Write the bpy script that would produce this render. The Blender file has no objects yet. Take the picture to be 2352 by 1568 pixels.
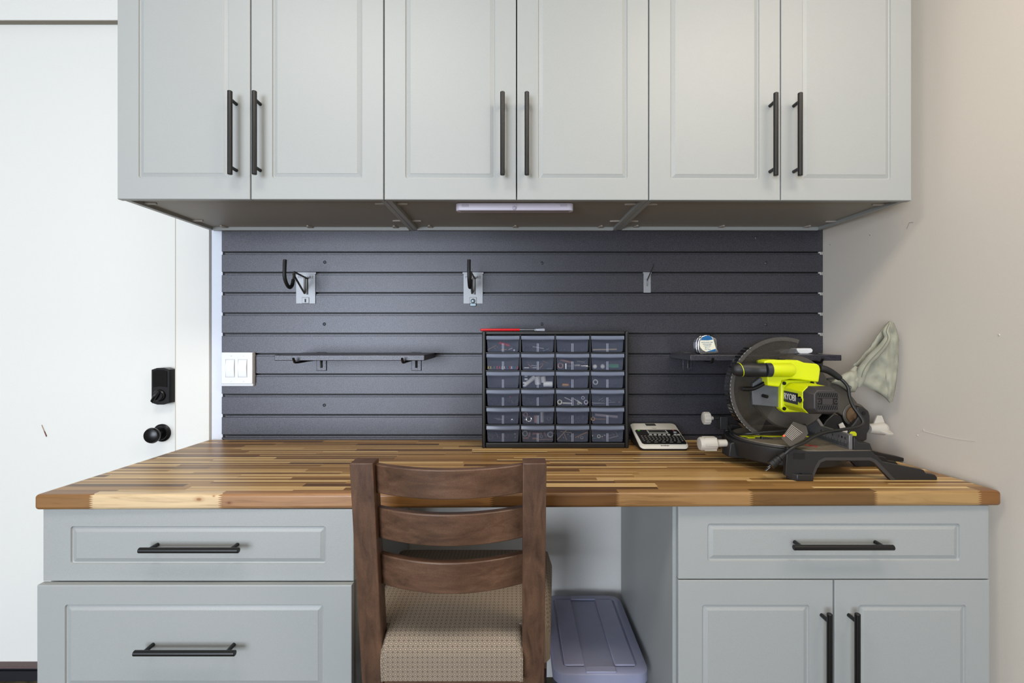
import bpy, bmesh, math, random
from mathutils import Vector, Matrix, noise
R = math.radians
PI = math.pi
S = bpy.context.scene
COL = S.collection
random.seed(7)

# ------------------------------------------------------------------ camera
F = 1080.0                      # focal length in pixels of a 2352 px wide frame
H = 1.30                        # camera height; floor is z = 0, camera stands at x = y = 0
VX, VY = 1181.0, 768.0          # where the viewing axis meets the frame
cam_d = bpy.data.cameras.new('camera'); cam = bpy.data.objects.new('camera', cam_d); COL.objects.link(cam)
cam.location = (0, 0, H); cam.rotation_euler = (R(90), 0, 0)
cam_d.sensor_width = 36; cam_d.lens = F / 2352 * 36; cam_d.clip_start = .02
cam_d.shift_x = -(VX - 1176) / 2352; cam_d.shift_y = (VY - 784) / 2352
S.camera = cam

# ------------------------------------------------------------------ light
S.view_settings.view_transform = 'Standard'; S.view_settings.look = 'None'
S.view_settings.gamma = 1; S.view_settings.use_curve_mapping = False
S.view_settings.exposure = 0.0
S.cycles.use_denoising = True
S.cycles.max_bounces = 10; S.cycles.diffuse_bounces = 5; S.cycles.transparent_max_bounces = 24
wd = bpy.data.worlds.new('daylight'); S.world = wd; wd.use_nodes = True
wd.node_tree.nodes['Background'].inputs[0].default_value = (.80, .88, 1, 1)
wd.node_tree.nodes['Background'].inputs[1].default_value = .18
def area(name, loc, target, sx, sy, power, color):
    d = bpy.data.lights.new(name, 'AREA'); d.shape = 'RECTANGLE'; d.size = sx; d.size_y = sy
    d.energy = power; d.color = color
    o = bpy.data.objects.new(name, d); COL.objects.link(o); o.location = loc
    o.rotation_euler = (Vector(target) - Vector(loc)).to_track_quat('-Z', 'Y').to_euler()
    return o
area('garage_doorway_daylight', (-2.35, -4.35, 1.25), (-1.2, 1.7, 1.25), 2.9, 2.2, 318, (.80, .885, 1))
area('ceiling_lamp', (-.65, .35, 2.68), (-.65, .65, 0), .9, .4, 15, (1, .95, .87))
area('ceiling_lamp', (.95, .32, 2.68), (1.0, .60, 0), .9, .4, 18, (1, .88, .72))


# ------------------------------------------------------------------ materials
MATS = {}
def srgb(r, g, b):
    f = lambda c: (c / 255 / 12.92) if c <= 10 else ((c / 255 + .055) / 1.055) ** 2.4
    return (f(r), f(g), f(b), 1)
class NT:
    def __init__(s, name):
        s.m = bpy.data.materials.new(name); s.m.use_nodes = True
        s.t = s.m.node_tree; s.n = s.t.nodes; s.l = s.t.links
        s.b = s.n['Principled BSDF']; s.out = s.n['Material Output']
    def new(s, typ, **kw):
        nd = s.n.new(typ)
        for k, v in kw.items(): setattr(nd, k, v)
        return nd
    def put(s, sock, v):
        if isinstance(v, bpy.types.NodeSocket): s.l.new(v, sock)
        elif v is not None: sock.default_value = v
    def math(s, op, a, b=None, c=None, clamp=False):
        nd = s.new('ShaderNodeMath', operation=op, use_clamp=clamp)
        for i, v in enumerate((a, b, c)):
            if v is not None: s.put(nd.inputs[i], v)
        return nd.outputs[0]
    def coords(s, kind='Object', scale=(1, 1, 1), rot=(0, 0, 0)):
        tc = s.new('ShaderNodeTexCoord'); mp = s.new('ShaderNodeMapping')
        s.l.new(tc.outputs[kind], mp.inputs[0]); mp.inputs['Scale'].default_value = scale; mp.inputs['Rotation'].default_value = rot
        return mp.outputs[0]
    def noise(s, vec, scale=5, detail=3, rough=.5, dist=0):
        nd = s.new('ShaderNodeTexNoise'); s.l.new(vec, nd.inputs['Vector'])
        nd.inputs['Scale'].default_value = scale; nd.inputs['Detail'].default_value = detail
        nd.inputs['Roughness'].default_value = rough; nd.inputs['Distortion'].default_value = dist
        return nd.outputs['Fac']
    def ramp(s, fac, stops, interp='LINEAR'):
        nd = s.new('ShaderNodeValToRGB'); cr = nd.color_ramp; cr.interpolation = interp
        while len(cr.elements) < len(stops): cr.elements.new(.5)
        for e, (p, c) in zip(cr.elements, stops): e.position = p; e.color = c
        s.put(nd.inputs[0], fac); return nd.outputs[0]
    def mix(s, fac, a, b, blend='MIX'):
        nd = s.new('ShaderNodeMix', data_type='RGBA', blend_type=blend)
        s.put(nd.inputs['Factor'], fac); s.put(nd.inputs['A'], a); s.put(nd.inputs['B'], b)
        return nd.outputs['Result']
    def bump(s, h, strength=.2, dist=.002):
        nd = s.new('ShaderNodeBump'); nd.inputs['Strength'].default_value = strength; nd.inputs['Distance'].default_value = dist
        s.put(nd.inputs['Height'], h); s.l.new(nd.outputs[0], s.b.inputs['Normal'])
def simple(name, rgb, rough=.5, metal=0, spec=.5, grain=0, gscale=300, bump=0, bscale=300, coat=0):
    t = NT(name); c = srgb(*rgb)
    v = t.coords('Object')
    k = t.noise(v, gscale, 2)
    if grain:
        lo = tuple(x * (1 - grain) for x in c[:3]) + (1,); hi = tuple(min(1, x * (1 + grain)) for x in c[:3]) + (1,)
        t.l.new(t.ramp(k, [(.3, lo), (.7, hi)]), t.b.inputs['Base Color'])
    else:
        lo = tuple(x * .97 for x in c[:3]) + (1,)
        t.l.new(t.ramp(k, [(.3, lo), (.7, c)]), t.b.inputs['Base Color'])
    t.b.inputs['Roughness'].default_value = rough; t.b.inputs['Metallic'].default_value = metal
    t.b.inputs['Specular IOR Level'].default_value = spec
    t.b.inputs['Coat Weight'].default_value = coat
    if bump: t.bump(t.noise(v, bscale, 2), bump, .001)
    MATS[name] = t.m; return t.m
wall = simple('wall_paint', (226, 224, 220), .7, bump=.15, bscale=60, spec=.3)
wall_dim = simple('garage_wall_paint', (112, 104, 94), .8)
wall_r = simple('side_wall_dimmed_paint', (204, 195, 183), .65, bump=.15, bscale=60, spec=.3)  # white wall paint toned darker and warmer for the weaker light on this side
doorwhite = simple('door_paint', (232, 230, 224), .5, spec=.35)
strip_white = simple('strip_paint', (222, 226, 238), .5)
ceil_m = simple('ceiling_paint', (225, 225, 222), .8)
cab = simple('sage_grey_foil', (158, 160, 158), .45, grain=.06, gscale=700, bump=.12, bscale=800)
cab_in = simple('cabinet_underside_board', (150, 144, 134), .5)
black = simple('black_metal', (13, 12, 12), .36, spec=.45)
blackmat = simple('black_rubber', (17, 17, 18), .55)
bronze = simple('dark_bronze', (22, 20, 22), .3, metal=.3)
glossblack = simple('gloss_black', (8, 8, 10), .06)
chrome = simple('chrome', (205, 205, 210), .16, metal=1)
steel = simple('brushed_zinc', (158, 159, 162), .5, metal=.5, grain=.05)
zinc = simple('bright_zinc', (128, 142, 148), .45, metal=.8)
greyrod = simple('grey_steel_rod', (88, 86, 82), .35, metal=.6)
white_pl = simple('white_plastic', (232, 234, 236), .25)
lilac = simple('lamp_plastic', (214, 206, 220), .4)
lilac_d = simple('lamp_diffuser', (150, 138, 140), .4)
greyclip = simple('clip_plastic', (172, 164, 156), .5)
dk_pl = simple('charcoal_plastic', (29, 28, 28), .5, bump=.1, bscale=900)
dk2 = simple('dark_grey_plastic', (54, 51, 50), .5, bump=.1, bscale=900)
lime = simple('lime_plastic', (205, 214, 8), .38)
saw_grey = simple('cast_grey', (74, 69, 63), .45, metal=.2, grain=.08, gscale=40)
alu = simple('dusty_aluminium', (128, 118, 104), .5, metal=.35, grain=.12, gscale=60)
alu2 = simple('fence_aluminium', (122, 120, 120), .38, metal=.5, grain=.08, gscale=90)
knobw = simple('off_white_plastic', (182, 176, 166), .45)
cordm = simple('black_cord', (24, 24, 24), .45)
frame_bk = simple('organizer_black', (20, 20, 21), .42)
orange = simple('warning_orange', (214, 84, 30), .5)
print_w = simple('printed_white', (214, 208, 200), .6)
redpl = simple('red_plastic', (196, 12, 22), .28)
red_d = simple('red_print', (170, 45, 40), .5)
copper = simple('copper', (150, 108, 92), .38, metal=.6)
brass = simple('brass', (196, 140, 70), .35, metal=.6)
tanm = simple('tan_card', (170, 150, 120), .7)
green = simple('green_box', (14, 120, 72), .5)
teal = simple('teal_plastic', (20, 128, 108), .5)
blue = simple('blue_plastic', (8, 98, 160), .45)
bluel = simple('label_blue', (14, 92, 148), .5)
cream = simple('label_cream', (226, 222, 200), .5)
yellow = simple('yellow_plastic', (190, 165, 30), .5)
ivory = simple('white_pipe', (212, 208, 204), .45)
prn = simple('printer_shell', (206, 202, 192), .35)
prn_k = simple('printer_keys', (16, 16, 16), .35)
keyw = simple('key_grey', (150, 148, 142), .5)
lcd = simple('lcd_glass', (44, 46, 42), .15)
inkm = simple('ink', (20, 22, 26), .6)
thresh_m = simple('threshold_wood', (96, 78, 76), .6, grain=.2)
thresh_d = simple('threshold_dark', (26, 25, 32), .5, grain=.3)
bladem = simple('blade_steel', (120, 112, 96), .32, metal=.8)
rust = simple('dusty_brown', (84, 60, 32), .7, grain=.4, gscale=50)
embm = simple('emboss_grey', (104, 104, 106), .45, metal=.3)
# glints and dark hardware
darkhw = simple('dark_screw', (34, 34, 40), .3, metal=.5)

t = NT('slat_charcoal')           # charcoal foil with fine metallic flakes
v = t.coords('Object'); k = t.noise(v, 640, 2, .8); fl = t.ramp(k, [(.46, (0, 0, 0, 1)), (.80, (1, 1, 1, 1))])
t.l.new(t.mix(fl, srgb(23, 21, 22), srgb(128, 128, 144)), t.b.inputs['Base Color'])
t.l.new(t.math('MULTIPLY', fl, .95), t.b.inputs['Metallic'])
t.b.inputs['Roughness'].default_value = .36; t.b.inputs['Specular IOR Level'].default_value = .62
t.bump(k, .25, .0010); slat = t.m

def clear(name, rgb, fac, rough=.15):
    t = NT(name); t.b.inputs['Base Color'].default_value = srgb(*rgb); t.b.inputs['Roughness'].default_value = rough
    tr = t.new('ShaderNodeBsdfTransparent'); mx = t.new('ShaderNodeMixShader')
    k = t.noise(t.coords('Object'), 30, 2)
    t.l.new(t.math('MULTIPLY_ADD', k, .08, fac - .04), mx.inputs[0])
    t.l.new(tr.outputs[0], mx.inputs[1]); t.l.new(t.b.outputs[0], mx.inputs[2]); t.l.new(mx.outputs[0], t.out.inputs[0])
    return t.m
drawer_clear = clear('clear_drawer_plastic', (104, 110, 130), .22)
drawer_side = clear('clear_drawer_walls', (84, 90, 108), .10)
drawer_lip = clear('drawer_pull_plastic', (112, 120, 138), .85, .2)
rib_m = clear('drawer_rib_plastic', (190, 196, 215), .75)
smoky = clear('smoky_guard', (58, 54, 46), .28, .12)
smoky_rim = clear('smoky_guard_rim', (84, 80, 76), .6, .25)
bin_lid = clear('bin_lid_plastic', (158, 160, 186), .78, .3)
bin_body = clear('bin_body_plastic', (146, 148, 172), .5, .3)
lens_clear = clear('sensor_lens', (205, 200, 215), .7, .2)

def wood_block():                 # acacia butcher block: staves along x, finger jointed front edge
    t = NT('acacia_block')
    tc = t.new('ShaderNodeTexCoord'); sep = t.new('ShaderNodeSeparateXYZ'); t.l.new(tc.outputs['Object'], sep.inputs[0])
    X, Y, Z = sep.outputs
    W = .0265
    row = t.math('FLOOR', t.math('DIVIDE', Y, W)); fy = t.math('FRACT', t.math('DIVIDE', Y, W))
    def white(a, b=0.0):
        c = t.new('ShaderNodeCombineXYZ'); t.put(c.inputs[0], a); t.put(c.inputs[1], b)
        w = t.new('ShaderNodeTexWhiteNoise', noise_dimensions='2D'); t.l.new(c.outputs[0], w.inputs['Vector']); return w
    off = white(row).outputs['Value']
    L = t.math('MULTIPLY_ADD', white(row, 5.5).outputs['Value'], .22, .24)
    cx = t.math('DIVIDE', t.math('ADD', X, t.math('MULTIPLY', off, 3.0)), L)
    cell = t.math('FLOOR', cx)
    wn = white(row, cell); sw = t.new('ShaderNodeSeparateColor'); t.l.new(wn.outputs['Color'], sw.inputs[0])
    r1, r2, r3 = sw.outputs
    base = t.ramp(r1, [(0, srgb(98, 68, 38)), (.15, srgb(128, 92, 50)), (.38, srgb(154, 116, 66)), (.6, srgb(178, 138, 84)),
                       (.8, srgb(138, 100, 56)), (.93, srgb(188, 150, 94)), (1, srgb(212, 176, 122))])
    # grain: long noise shifted per stave
    cmb = t.new('ShaderNodeCombineXYZ')
    t.put(cmb.inputs[0], t.math('MULTIPLY_ADD', r2, 40.0, t.math('MULTIPLY', X, 2.2))); t.put(cmb.inputs[1], t.math('MULTIPLY', Y, 60.0))
    t.put(cmb.inputs[2], t.math('MULTIPLY', Z, 60.0))
    g = t.noise(cmb.outputs[0], 1.6, 5, .6, .6)
    gr = t.ramp(g, [(.26, (.60, .56, .52, 1)), (.42, (.88, .87, .85, 1)), (.62, (1.05, 1.05, 1.04, 1)), (.8, (.82, .79, .77, 1))])
    wood = t.mix(1.0, base, gr, 'MULTIPLY')
    # pale sapwood along one edge of some staves
    thr = t.math('MULTIPLY_ADD', r3, -.75, 1.28)
    wob = t.math('MULTIPLY_ADD', t.noise(cmb.outputs[0], .5, 1), .25, -.12)
    sap = t.math('GREATER_THAN', t.math('ADD', fy, wob), thr)
    wood = t.mix(t.math('MULTIPLY', sap, .85), wood, srgb(232, 200, 140))
    # front stave + front edge: seven finger jointed lengths
    teeth = t.math('PINGPONG', t.math('DIVIDE', Z, .0025), 1.0)
    xf = t.math('MULTIPLY_ADD', teeth, .011, X)
    edges = [(-1.30, (140, 101, 60)), (-1.046, (216, 188, 148)), (-.730, (160, 118, 80)), (-.36, (140, 98, 54)), (-.055, (98, 66, 34)),
             (.262, (150, 114, 72)), (.595, (106, 76, 40)), (.908, (166, 132, 84)), (1.175, (128, 86, 44))]
    st = [((e + 1.3) / 2.6, srgb(*c)) for e, c in edges]
    fr = t.ramp(t.math('DIVIDE', t.math('ADD', xf, 1.3), 2.6), st, 'CONSTANT')
    g2 = t.new('ShaderNodeCombineXYZ'); t.put(g2.inputs[0], t.math('MULTIPLY', X, 3.0)); t.put(g2.inputs[2], t.math('MULTIPLY', t.math('ADD', Z, Y), 46.0))
    gg = t.noise(g2.outputs[0], 1.5, 5, .6, .8)
    fr = t.mix(1.0, fr, t.ramp(gg, [(.3, (.62, .56, .5, 1)), (.48, (.95, .94, .92, 1)), (.7, (1.08, 1.07, 1.05, 1))]), 'MULTIPLY')
    for kx, kz, kr in ((-.778, .8935, .0045), (-.704, .8845, .0030), (-.742, .901, .0016)):      # two small knots in the pale front length
        dx = t.math('MULTIPLY', t.math('SUBTRACT', X, kx), .55); dz = t.math('SUBTRACT', Z, kz)
        dd = t.math('DIVIDE', t.math('SQRT', t.math('ADD', t.math('MULTIPLY', dx, dx), t.math('MULTIPLY', dz, dz))), kr * 2.2)
        fr = t.mix(1.0, fr, t.ramp(dd, [(0, (.45, .3, .22, 1)), (.25, (.5, .34, .26, 1)), (.4, (.8, .7, .62, 1)), (1, (1, 1, 1, 1))]), 'MULTIPLY')
    yl = t.math('MULTIPLY_ADD', X, .0118, 1.1697 + .024)      # the front stave follows the slightly skewed front edge
    isf = t.math('LESS_THAN', Y, yl)
    t.l.new(t.mix(isf, wood, fr), t.b.inputs['Base Color'])
    t.b.inputs['Roughness'].default_value = .36; t.b.inputs['Specular IOR Level'].default_value = .45
    t.bump(g, .05, .001)
    return t.m
acacia = wood_block()

def brown_wood():
    t = NT('walnut_stain'); v = t.coords('Object', (9, 9, 60)); v2 = t.coords('Object')
    v = t.coords('Object', (14, 14, 2.2)); a = t.noise(v, 3.5, 5, .6, .5); b = t.noise(v2, 9, 4, .6); c = t.noise(v2, 500, 2)
    m = t.ramp(a, [(.25, srgb(62, 43, 32)), (.5, srgb(92, 66, 50)), (.75, srgb(110, 80, 59))])
    m = t.mix(1, m, t.ramp(b, [(.3, (.62, .6, .6, 1)), (.55, (1, 1, 1, 1))]), 'MULTIPLY')
    m = t.mix(1, m, t.ramp(c, [(.35, (.85, .84, .84, 1)), (.6, (1.04, 1.04, 1.04, 1))]), 'MULTIPLY')
    t.l.new(m, t.b.inputs['Base Color']); t.b.inputs['Roughness'].default_value = .42; t.bump(c, .06, .001); return t.m
walnut = brown_wood()
def brown_wood_x():
    t = NT('walnut_stain_rail'); v2 = t.coords('Object')
    v = t.coords('Object', (2.2, 14, 14)); a = t.noise(v, 3.5, 5, .6, .5); b = t.noise(v2, 8, 4, .6); c = t.noise(v2, 500, 2)
    m = t.ramp(a, [(.25, srgb(70, 49, 37)), (.5, srgb(98, 71, 54)), (.75, srgb(115, 86, 66))])
    m = t.mix(1, m, t.ramp(b, [(.3, (.7, .68, .67, 1)), (.55, (1, 1, 1, 1))]), 'MULTIPLY')
    m = t.mix(1, m, t.ramp(c, [(.35, (.85, .84, .84, 1)), (.6, (1.04, 1.04, 1.04, 1))]), 'MULTIPLY')
    t.l.new(m, t.b.inputs['Base Color']); t.b.inputs['Roughness'].default_value = .36; t.bump(c, .06, .001); return t.m
walnut_x = brown_wood_x()

def fabric():                     # taupe weave with rows of small rounded squares
    t = NT('patterned_upholstery'); tc = t.new('ShaderNodeTexCoord'); sp = t.new('ShaderNodeSeparateXYZ'); t.l.new(tc.outputs['UV'], sp.inputs[0])
    P_ = .0112
    row = t.math('FLOOR', t.math('DIVIDE', sp.outputs[1], P_))
    def cell(s, sh): 
        f = t.math('FRACT', t.math('ADD', t.math('DIVIDE', s, P_), sh)); return t.math('ABSOLUTE', t.math('SUBTRACT', f, .5))
    fx = cell(sp.outputs[0], 0.0); fy = cell(sp.outputs[1], 0.0)
    d = t.math('POWER', t.math('ADD', t.math('POWER', fx, 3.0), t.math('POWER', fy, 3.0)), .3333)
    m = t.ramp(d, [(0, (1, 1, 1, 1)), (.15, (1, 1, 1, 1)), (.20, (0, 0, 0, 1)), (.29, (0, 0, 0, 1)), (.33, (1, 1, 1, 1)), (.41, (1, 1, 1, 1)), (.46, (.1, .1, .1, 1))])
    big = t.noise(t.coords('UV', (1, 1, 1)), 30, 1)
    c = t.mix(m, srgb(104, 91, 80), srgb(166, 150, 130))
    wv = t.noise(t.coords('UV'), 1500, 2)
    c = t.mix(1, c, t.ramp(wv, [(.3, (.84, .84, .84, 1)), (.7, (1.08, 1.08, 1.08, 1))]), 'MULTIPLY')
    t.l.new(c, t.b.inputs['Base Color']); t.b.inputs['Roughness'].default_value = .85; t.b.inputs['Specular IOR Level'].default_value = .2
    t.bump(wv, .3, .001); return t.m
upholst = fabric()
def canvas():
    t = NT('dust_bag_canvas'); v = t.coords('Object'); a = t.noise(v, 14, 4); w = t.noise(v, 900, 2)
    t.l.new(t.ramp(a, [(.3, srgb(134, 134, 120)), (.6, srgb(158, 157, 141))]), t.b.inputs['Base Color'])
    t.b.inputs['Roughness'].default_value = .9; t.bump(w, .5, .001); return t.m
bagm = canvas()
def floor_mat():
    t = NT('worn_floor'); v = t.coords('Object'); a = t.noise(v, 9, 6, .7, .6); b = t.noise(v, 60, 3)
    c = t.ramp(a, [(.35, srgb(40, 34, 26)), (.5, srgb(74, 66, 44)), (.7, srgb(110, 98, 66))])
    c = t.mix(1, c, t.ramp(b, [(.3, (.6, .6, .6, 1)), (.6, (1.1, 1.1, 1.1, 1))]), 'MULTIPLY')
    t.l.new(c, t.b.inputs['Base Color']); t.b.inputs['Roughness'].default_value = .7; t.bump(b, .5, .003); return t.m
floorm = floor_mat()

# ------------------------------------------------------------------ mesh helpers
def at(px, py, y):                # the point that stands at depth y and shows at this place of the photograph
    return Vector(((px - VX) * y / F, y, H - (py - VY) * y / F))
def on(px, py, z):                # the same on the level plane z
    y = (H - z) * F / (py - VY); return Vector(((px - VX) * y / F, y, z))
ORI = {}
class MB:
    def __init__(s): s.v = []; s.f = []; s.uv = None
    def add(s, vs, fs):
        n = len(s.v); s.v += [Vector(p) for p in vs]; s.f += [tuple(i + n for i in f) for f in fs]; return s
    def box(s, x0, x1, y0, y1, z0, z1):
        vs = [(x, y, z) for z in (z0, z1) for x, y in ((x0, y0), (x1, y0), (x1, y1), (x0, y1))]
        return s.add(vs, [(3, 2, 1, 0), (4, 5, 6, 7), (0, 1, 5, 4), (1, 2, 6, 5), (2, 3, 7, 6), (3, 0, 4, 7)])
    def loft(s, rings, cap=True, closed=True):
        n = len(rings[0]); vs = [p for r in rings for p in r]; fs = []
        for a in range(len(rings) - 1):
            for i in range(n if closed else n - 1):
                j = (i + 1) % n; fs.append((a * n + i, a * n + j, (a + 1) * n + j, (a + 1) * n + i))
        if cap: fs.append(tuple(range(n))[::-1]); fs.append(tuple((len(rings) - 1) * n + i for i in range(n)))
        return s.add(vs, fs)
    def prism(s, pts, d):          # polygon swept along vector d
        d = Vector(d); pts = [Vector(p) for p in pts]
        return s.loft([pts, [p + d for p in pts]])
    def turn(s, p0, axis, prof, n=24, cap=True):   # lathe: prof = (distance along axis, radius)
        a = Vector(axis).normalized(); p0 = Vector(p0)
        u = a.orthogonal().normalized(); w = a.cross(u)
        return s.loft([[p0 + a * t + (u * math.cos(2 * PI * i / n) + w * math.sin(2 * PI * i / n)) * max(r, 1e-5) for i in range(n)] for t, r in prof], cap)
    def cyl(s, p0, p1, r, r1=None, n=20):
        p0 = Vector(p0); p1 = Vector(p1); d = p1 - p0
        return s.turn(p0, d, [(0, r), (d.length, r if r1 is None else r1)], n)
    def tube(s, pts, r, n=10, sub=6, rs=None):
        pts = [Vector(p) for p in pts]; P = []; Rr = []
        rr = rs or [r] * len(pts)
        if sub > 1 and len(pts) > 2:
            for i in range(len(pts) - 1):
                a = pts[max(i - 1, 0)]; b = pts[i]; c = pts[i + 1]; d = pts[min(i + 2, len(pts) - 1)]
                for k in range(sub):
                    q = k / sub
                    P.append(.5 * ((2 * b) + (c - a) * q + (2 * a - 5 * b + 4 * c - d) * q * q + (3 * b - a - 3 * c + d) * q ** 3)); Rr.append(rr[i] * (1 - q) + rr[i + 1] * q)
            P.append(pts[-1]); Rr.append(rr[-1])
        else: P = pts; Rr = rr
        rings = []; tang = (P[1] - P[0]).normalized(); u = tang.orthogonal().normalized()
        for i, p in enumerate(P):
            tg = ((P[i + 1] if i + 1 < len(P) else p) - (P[i - 1] if i else p)).normalized()
            u = (u - tg * u.dot(tg)).normalized(); w = tg.cross(u)
            rings.append([p + (u * math.cos(2 * PI * k / n) + w * math.sin(2 * PI * k / n)) * Rr[i] for k in range(n)])
        return s.loft(rings)
    def ring(s, c, axis, Rm, r, n=24, m=8):
        a = Vector(axis).normalized(); c = Vector(c); u = a.orthogonal().normalized(); w = a.cross(u)
        rg = []
        for i in range(n + 1):
            th = 2 * PI * i / n; e = u * math.cos(th) + w * math.sin(th)
            rg.append([c + e * (Rm + r * math.cos(2 * PI * k / m)) + a * (r * math.sin(2 * PI * k / m)) for k in range(m)])
        return s.loft(rg, cap=False)
    def ball(s, c, r, n=14, sq=(1, 1, 1)):
        c = Vector(c); m = n // 2
        return s.loft([[c + Vector((r * sq[0] * math.sin(PI * j / m + 1e-4) * math.cos(2 * PI * i / n), r * sq[1] * math.sin(PI * j / m + 1e-4) * math.sin(2 * PI * i / n), r * sq[2] * math.cos(PI * j / m))) for i in range(n)] for j in range(m + 1)], cap=False)
def obj(name, mb, mat, parent=None, bevel=0, smooth=35, seg=2, sub=0, uv=None):
    o0 = ORI.get(parent.name, Vector()) if parent else Vector()
    me = bpy.data.meshes.new(name)
    me.from_pydata([tuple(p - o0) for p in mb.v], [], mb.f); me.validate()
    bm = bmesh.new(); bm.from_mesh(me); bmesh.ops.recalc_face_normals(bm, faces=bm.faces); bm.to_mesh(me); bm.free()
    if smooth:
        me.polygons.foreach_set('use_smooth', [True] * len(me.polygons)); me.set_sharp_from_angle(angle=R(smooth))
    me.materials.append(mat)
    o = bpy.data.objects.new(name, me); COL.objects.link(o); o.parent = parent
    ORI[o.name] = o0.copy()
    if bevel:
        b = o.modifiers.new('bevel', 'BEVEL'); b.width = bevel; b.segments = seg; b.limit_method = 'ANGLE'; b.angle_limit = R(30)
    if sub:
        m = o.modifiers.new('sub', 'SUBSURF'); m.levels = sub; m.render_levels = sub
    return o
def tag(o, label, cat, group=None, kind=None):
    if label: o['label'] = label
    if cat: o['category'] = cat
    if group: o['group'] = group
    if kind: o['kind'] = kind
    return o
def thing(name, label, cat, loc, group=None):
    o = bpy.data.objects.new(name, None); COL.objects.link(o); o.location = loc; o.empty_display_size = .05
    ORI[o.name] = Vector(loc); return tag(o, label, cat, group)
def struct(name, mb, mat, parent=None, **k):
    o = obj(name, mb, mat, parent, **k)
    if not parent: o['kind'] = 'structure'
    return o
def text(name, body, size, mat, parent, origin, right, up, ext=.0004, align='CENTER', spacing=1.0, sx=1.0):
    c = bpy.data.curves.new('lettering', 'FONT'); c.body = body; c.size = size; c.extrude = ext; c.align_x = align; c.align_y = 'CENTER'; c.space_character = spacing
    tmp = bpy.data.objects.new('lettering_tmp', c); COL.objects.link(tmp); bpy.context.view_layer.update()
    me = bpy.data.meshes.new_from_object(tmp); bpy.data.objects.remove(tmp)
    r = Vector(right).normalized(); u = Vector(up).normalized(); nrm = r.cross(u)
    o0 = ORI.get(parent.name, Vector()) if parent else Vector()
    for vtx in me.vertices:
        p = vtx.co.copy(); vtx.co = Vector(origin) - o0 + r * (p.x * sx) + u * p.y + nrm * p.z
    me.materials.clear(); me.materials.append(mat); me.name = name
    o = bpy.data.objects.new(name, me); COL.objects.link(o); o.parent = parent; ORI[o.name] = o0.copy(); return o
def copy_tree(o, parent=None):
    c = o.copy(); COL.objects.link(c); c.parent = parent; ORI[c.name] = ORI.get(o.name, Vector()).copy()
    for ch in [x for x in S.objects if x.parent == o]: copy_tree(ch, c)
    return c

# ------------------------------------------------------------------ the room
D = 1.767                         # front of the slatted panel
WY = 1.785                        # face of the back wall
def wallx(y): return 1.165 + .145 * (D - y)
CZ = 2.75
m = MB(); m.box(-1.147, 1.9, WY, WY + .1, 0, CZ); m.box(-2.62, -1.147, WY + .02, WY + .1, 2.62, CZ); m.box(-4.2, -2.62, WY, WY + .1, 0, CZ)
struct('wall_back', m, wall, smooth=0)
m = MB(); ys = [WY + .1, -4.6]
m.prism([(wallx(ys[0]), ys[0], 0), (wallx(ys[0]) + .15, ys[0], 0), (wallx(ys[1]) + .15, ys[1], 0), (wallx(ys[1]), ys[1], 0)], (0, 0, CZ))
wr = struct('wall_right', m, wall_r, smooth=0)
# small dents, pinholes and a hair-thin crack in the right wall paint
def wp(px, py):                   # point on the right wall
    k = (px - VX) / F; y = (1.165 + .145 * D) / (k + .145); return Vector((k * y - .0006, y, H - (py - VY) * y / F))
m = MB(); m.tube([wp(2083, 526), wp(2089, 511), wp(2098, 510)], .0005, 5, 1)
for p, r in (((1998, 540), .0016), ((1907, 562), .0015), ((2064, 778), .0014)): m.ball(wp(*p), r, 8)
obj('wall_mark', m, simple('wall_mark_grey', (110, 104, 100), .8), wr)
m = MB(); m.tube([wp(2116, 988), wp(2150, 997), wp(2200, 1008), wp(2240, 1012)], .0007, 5, 2); m.ball(wp(2121, 987), .004, 8, (.2, 1, .6)); m.ball(wp(2108, 999), .002, 8); m.ball(wp(2295, 769), .003, 8, (.3, 1, 1))
obj('paint_chip', m, simple('paint_chip_pale', (214, 206, 196), .7), wr)
m = MB(); m.box(-4.3, -4.2, -4.6, WY + .1, 0, CZ); struct('wall_left', m, wall_dim, smooth=0)
m = MB(); m.box(-4.3, 2.4, -4.7, -4.6, 2.45, CZ); m.box(.1, 2.4, -4.7, -4.6, 0, 2.45); m.box(-4.3, -4.0, -4.7, -4.6, 0, 2.45)
struct('wall_front', m, wall_dim, smooth=0)
m = MB(); m.box(-4.3, 2.4, -4.7, WY + .2, -.1, 0); struct('floor', m, floorm, smooth=0)
m = MB(); m.box(-4.3, 2.4, -4.7, WY + .2, CZ, CZ + .1); struct('ceiling', m, ceil_m, smooth=0)

# door to the left, flush white slab in a white frame
DT = H + 1.180
m = MB(); m.box(-2.19, -1.2735, WY + .005, WY + .045, .055, DT + .004)
dr = struct('door_1', m, doorwhite, smooth=0, bevel=.001)
m = MB(); m.prism([at(95, 976, WY + .0047), at(97, 975, WY + .0047), at(108, 1001, WY + .0047), at(106, 1003, WY + .0047)], (0, -.0006, 0)); obj('scratch', m, simple('bare_scratch', (176, 150, 134), .8), dr)
m = MB(); m.prism([at(101, 990, WY + .004), at(103, 990, WY + .004), at(108, 1001, WY + .004), at(106, 1003, WY + .004)], (0, -.0006, 0)); obj('scratch', m, simple('deep_scratch', (110, 66, 54), .8), dr)
m = MB(); m.box(-1.2725, -1.147, D, WY + .1, 0, 2.6); m.box(-2.31, -2.192, D, WY + .1, 0, 2.6); m.box(-2.31, -1.147, D - .002, WY + .1, DT, 2.62)
struct('trim_1', m, doorwhite, smooth=0, bevel=.0012)
m = MB(); m.box(-2.19, -1.2735, D - .0004, WY, DT - .0022, DT - .0003); struct('trim_6', m, simple('weather_strip', (140, 132, 118), .7), smooth=0)
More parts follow.
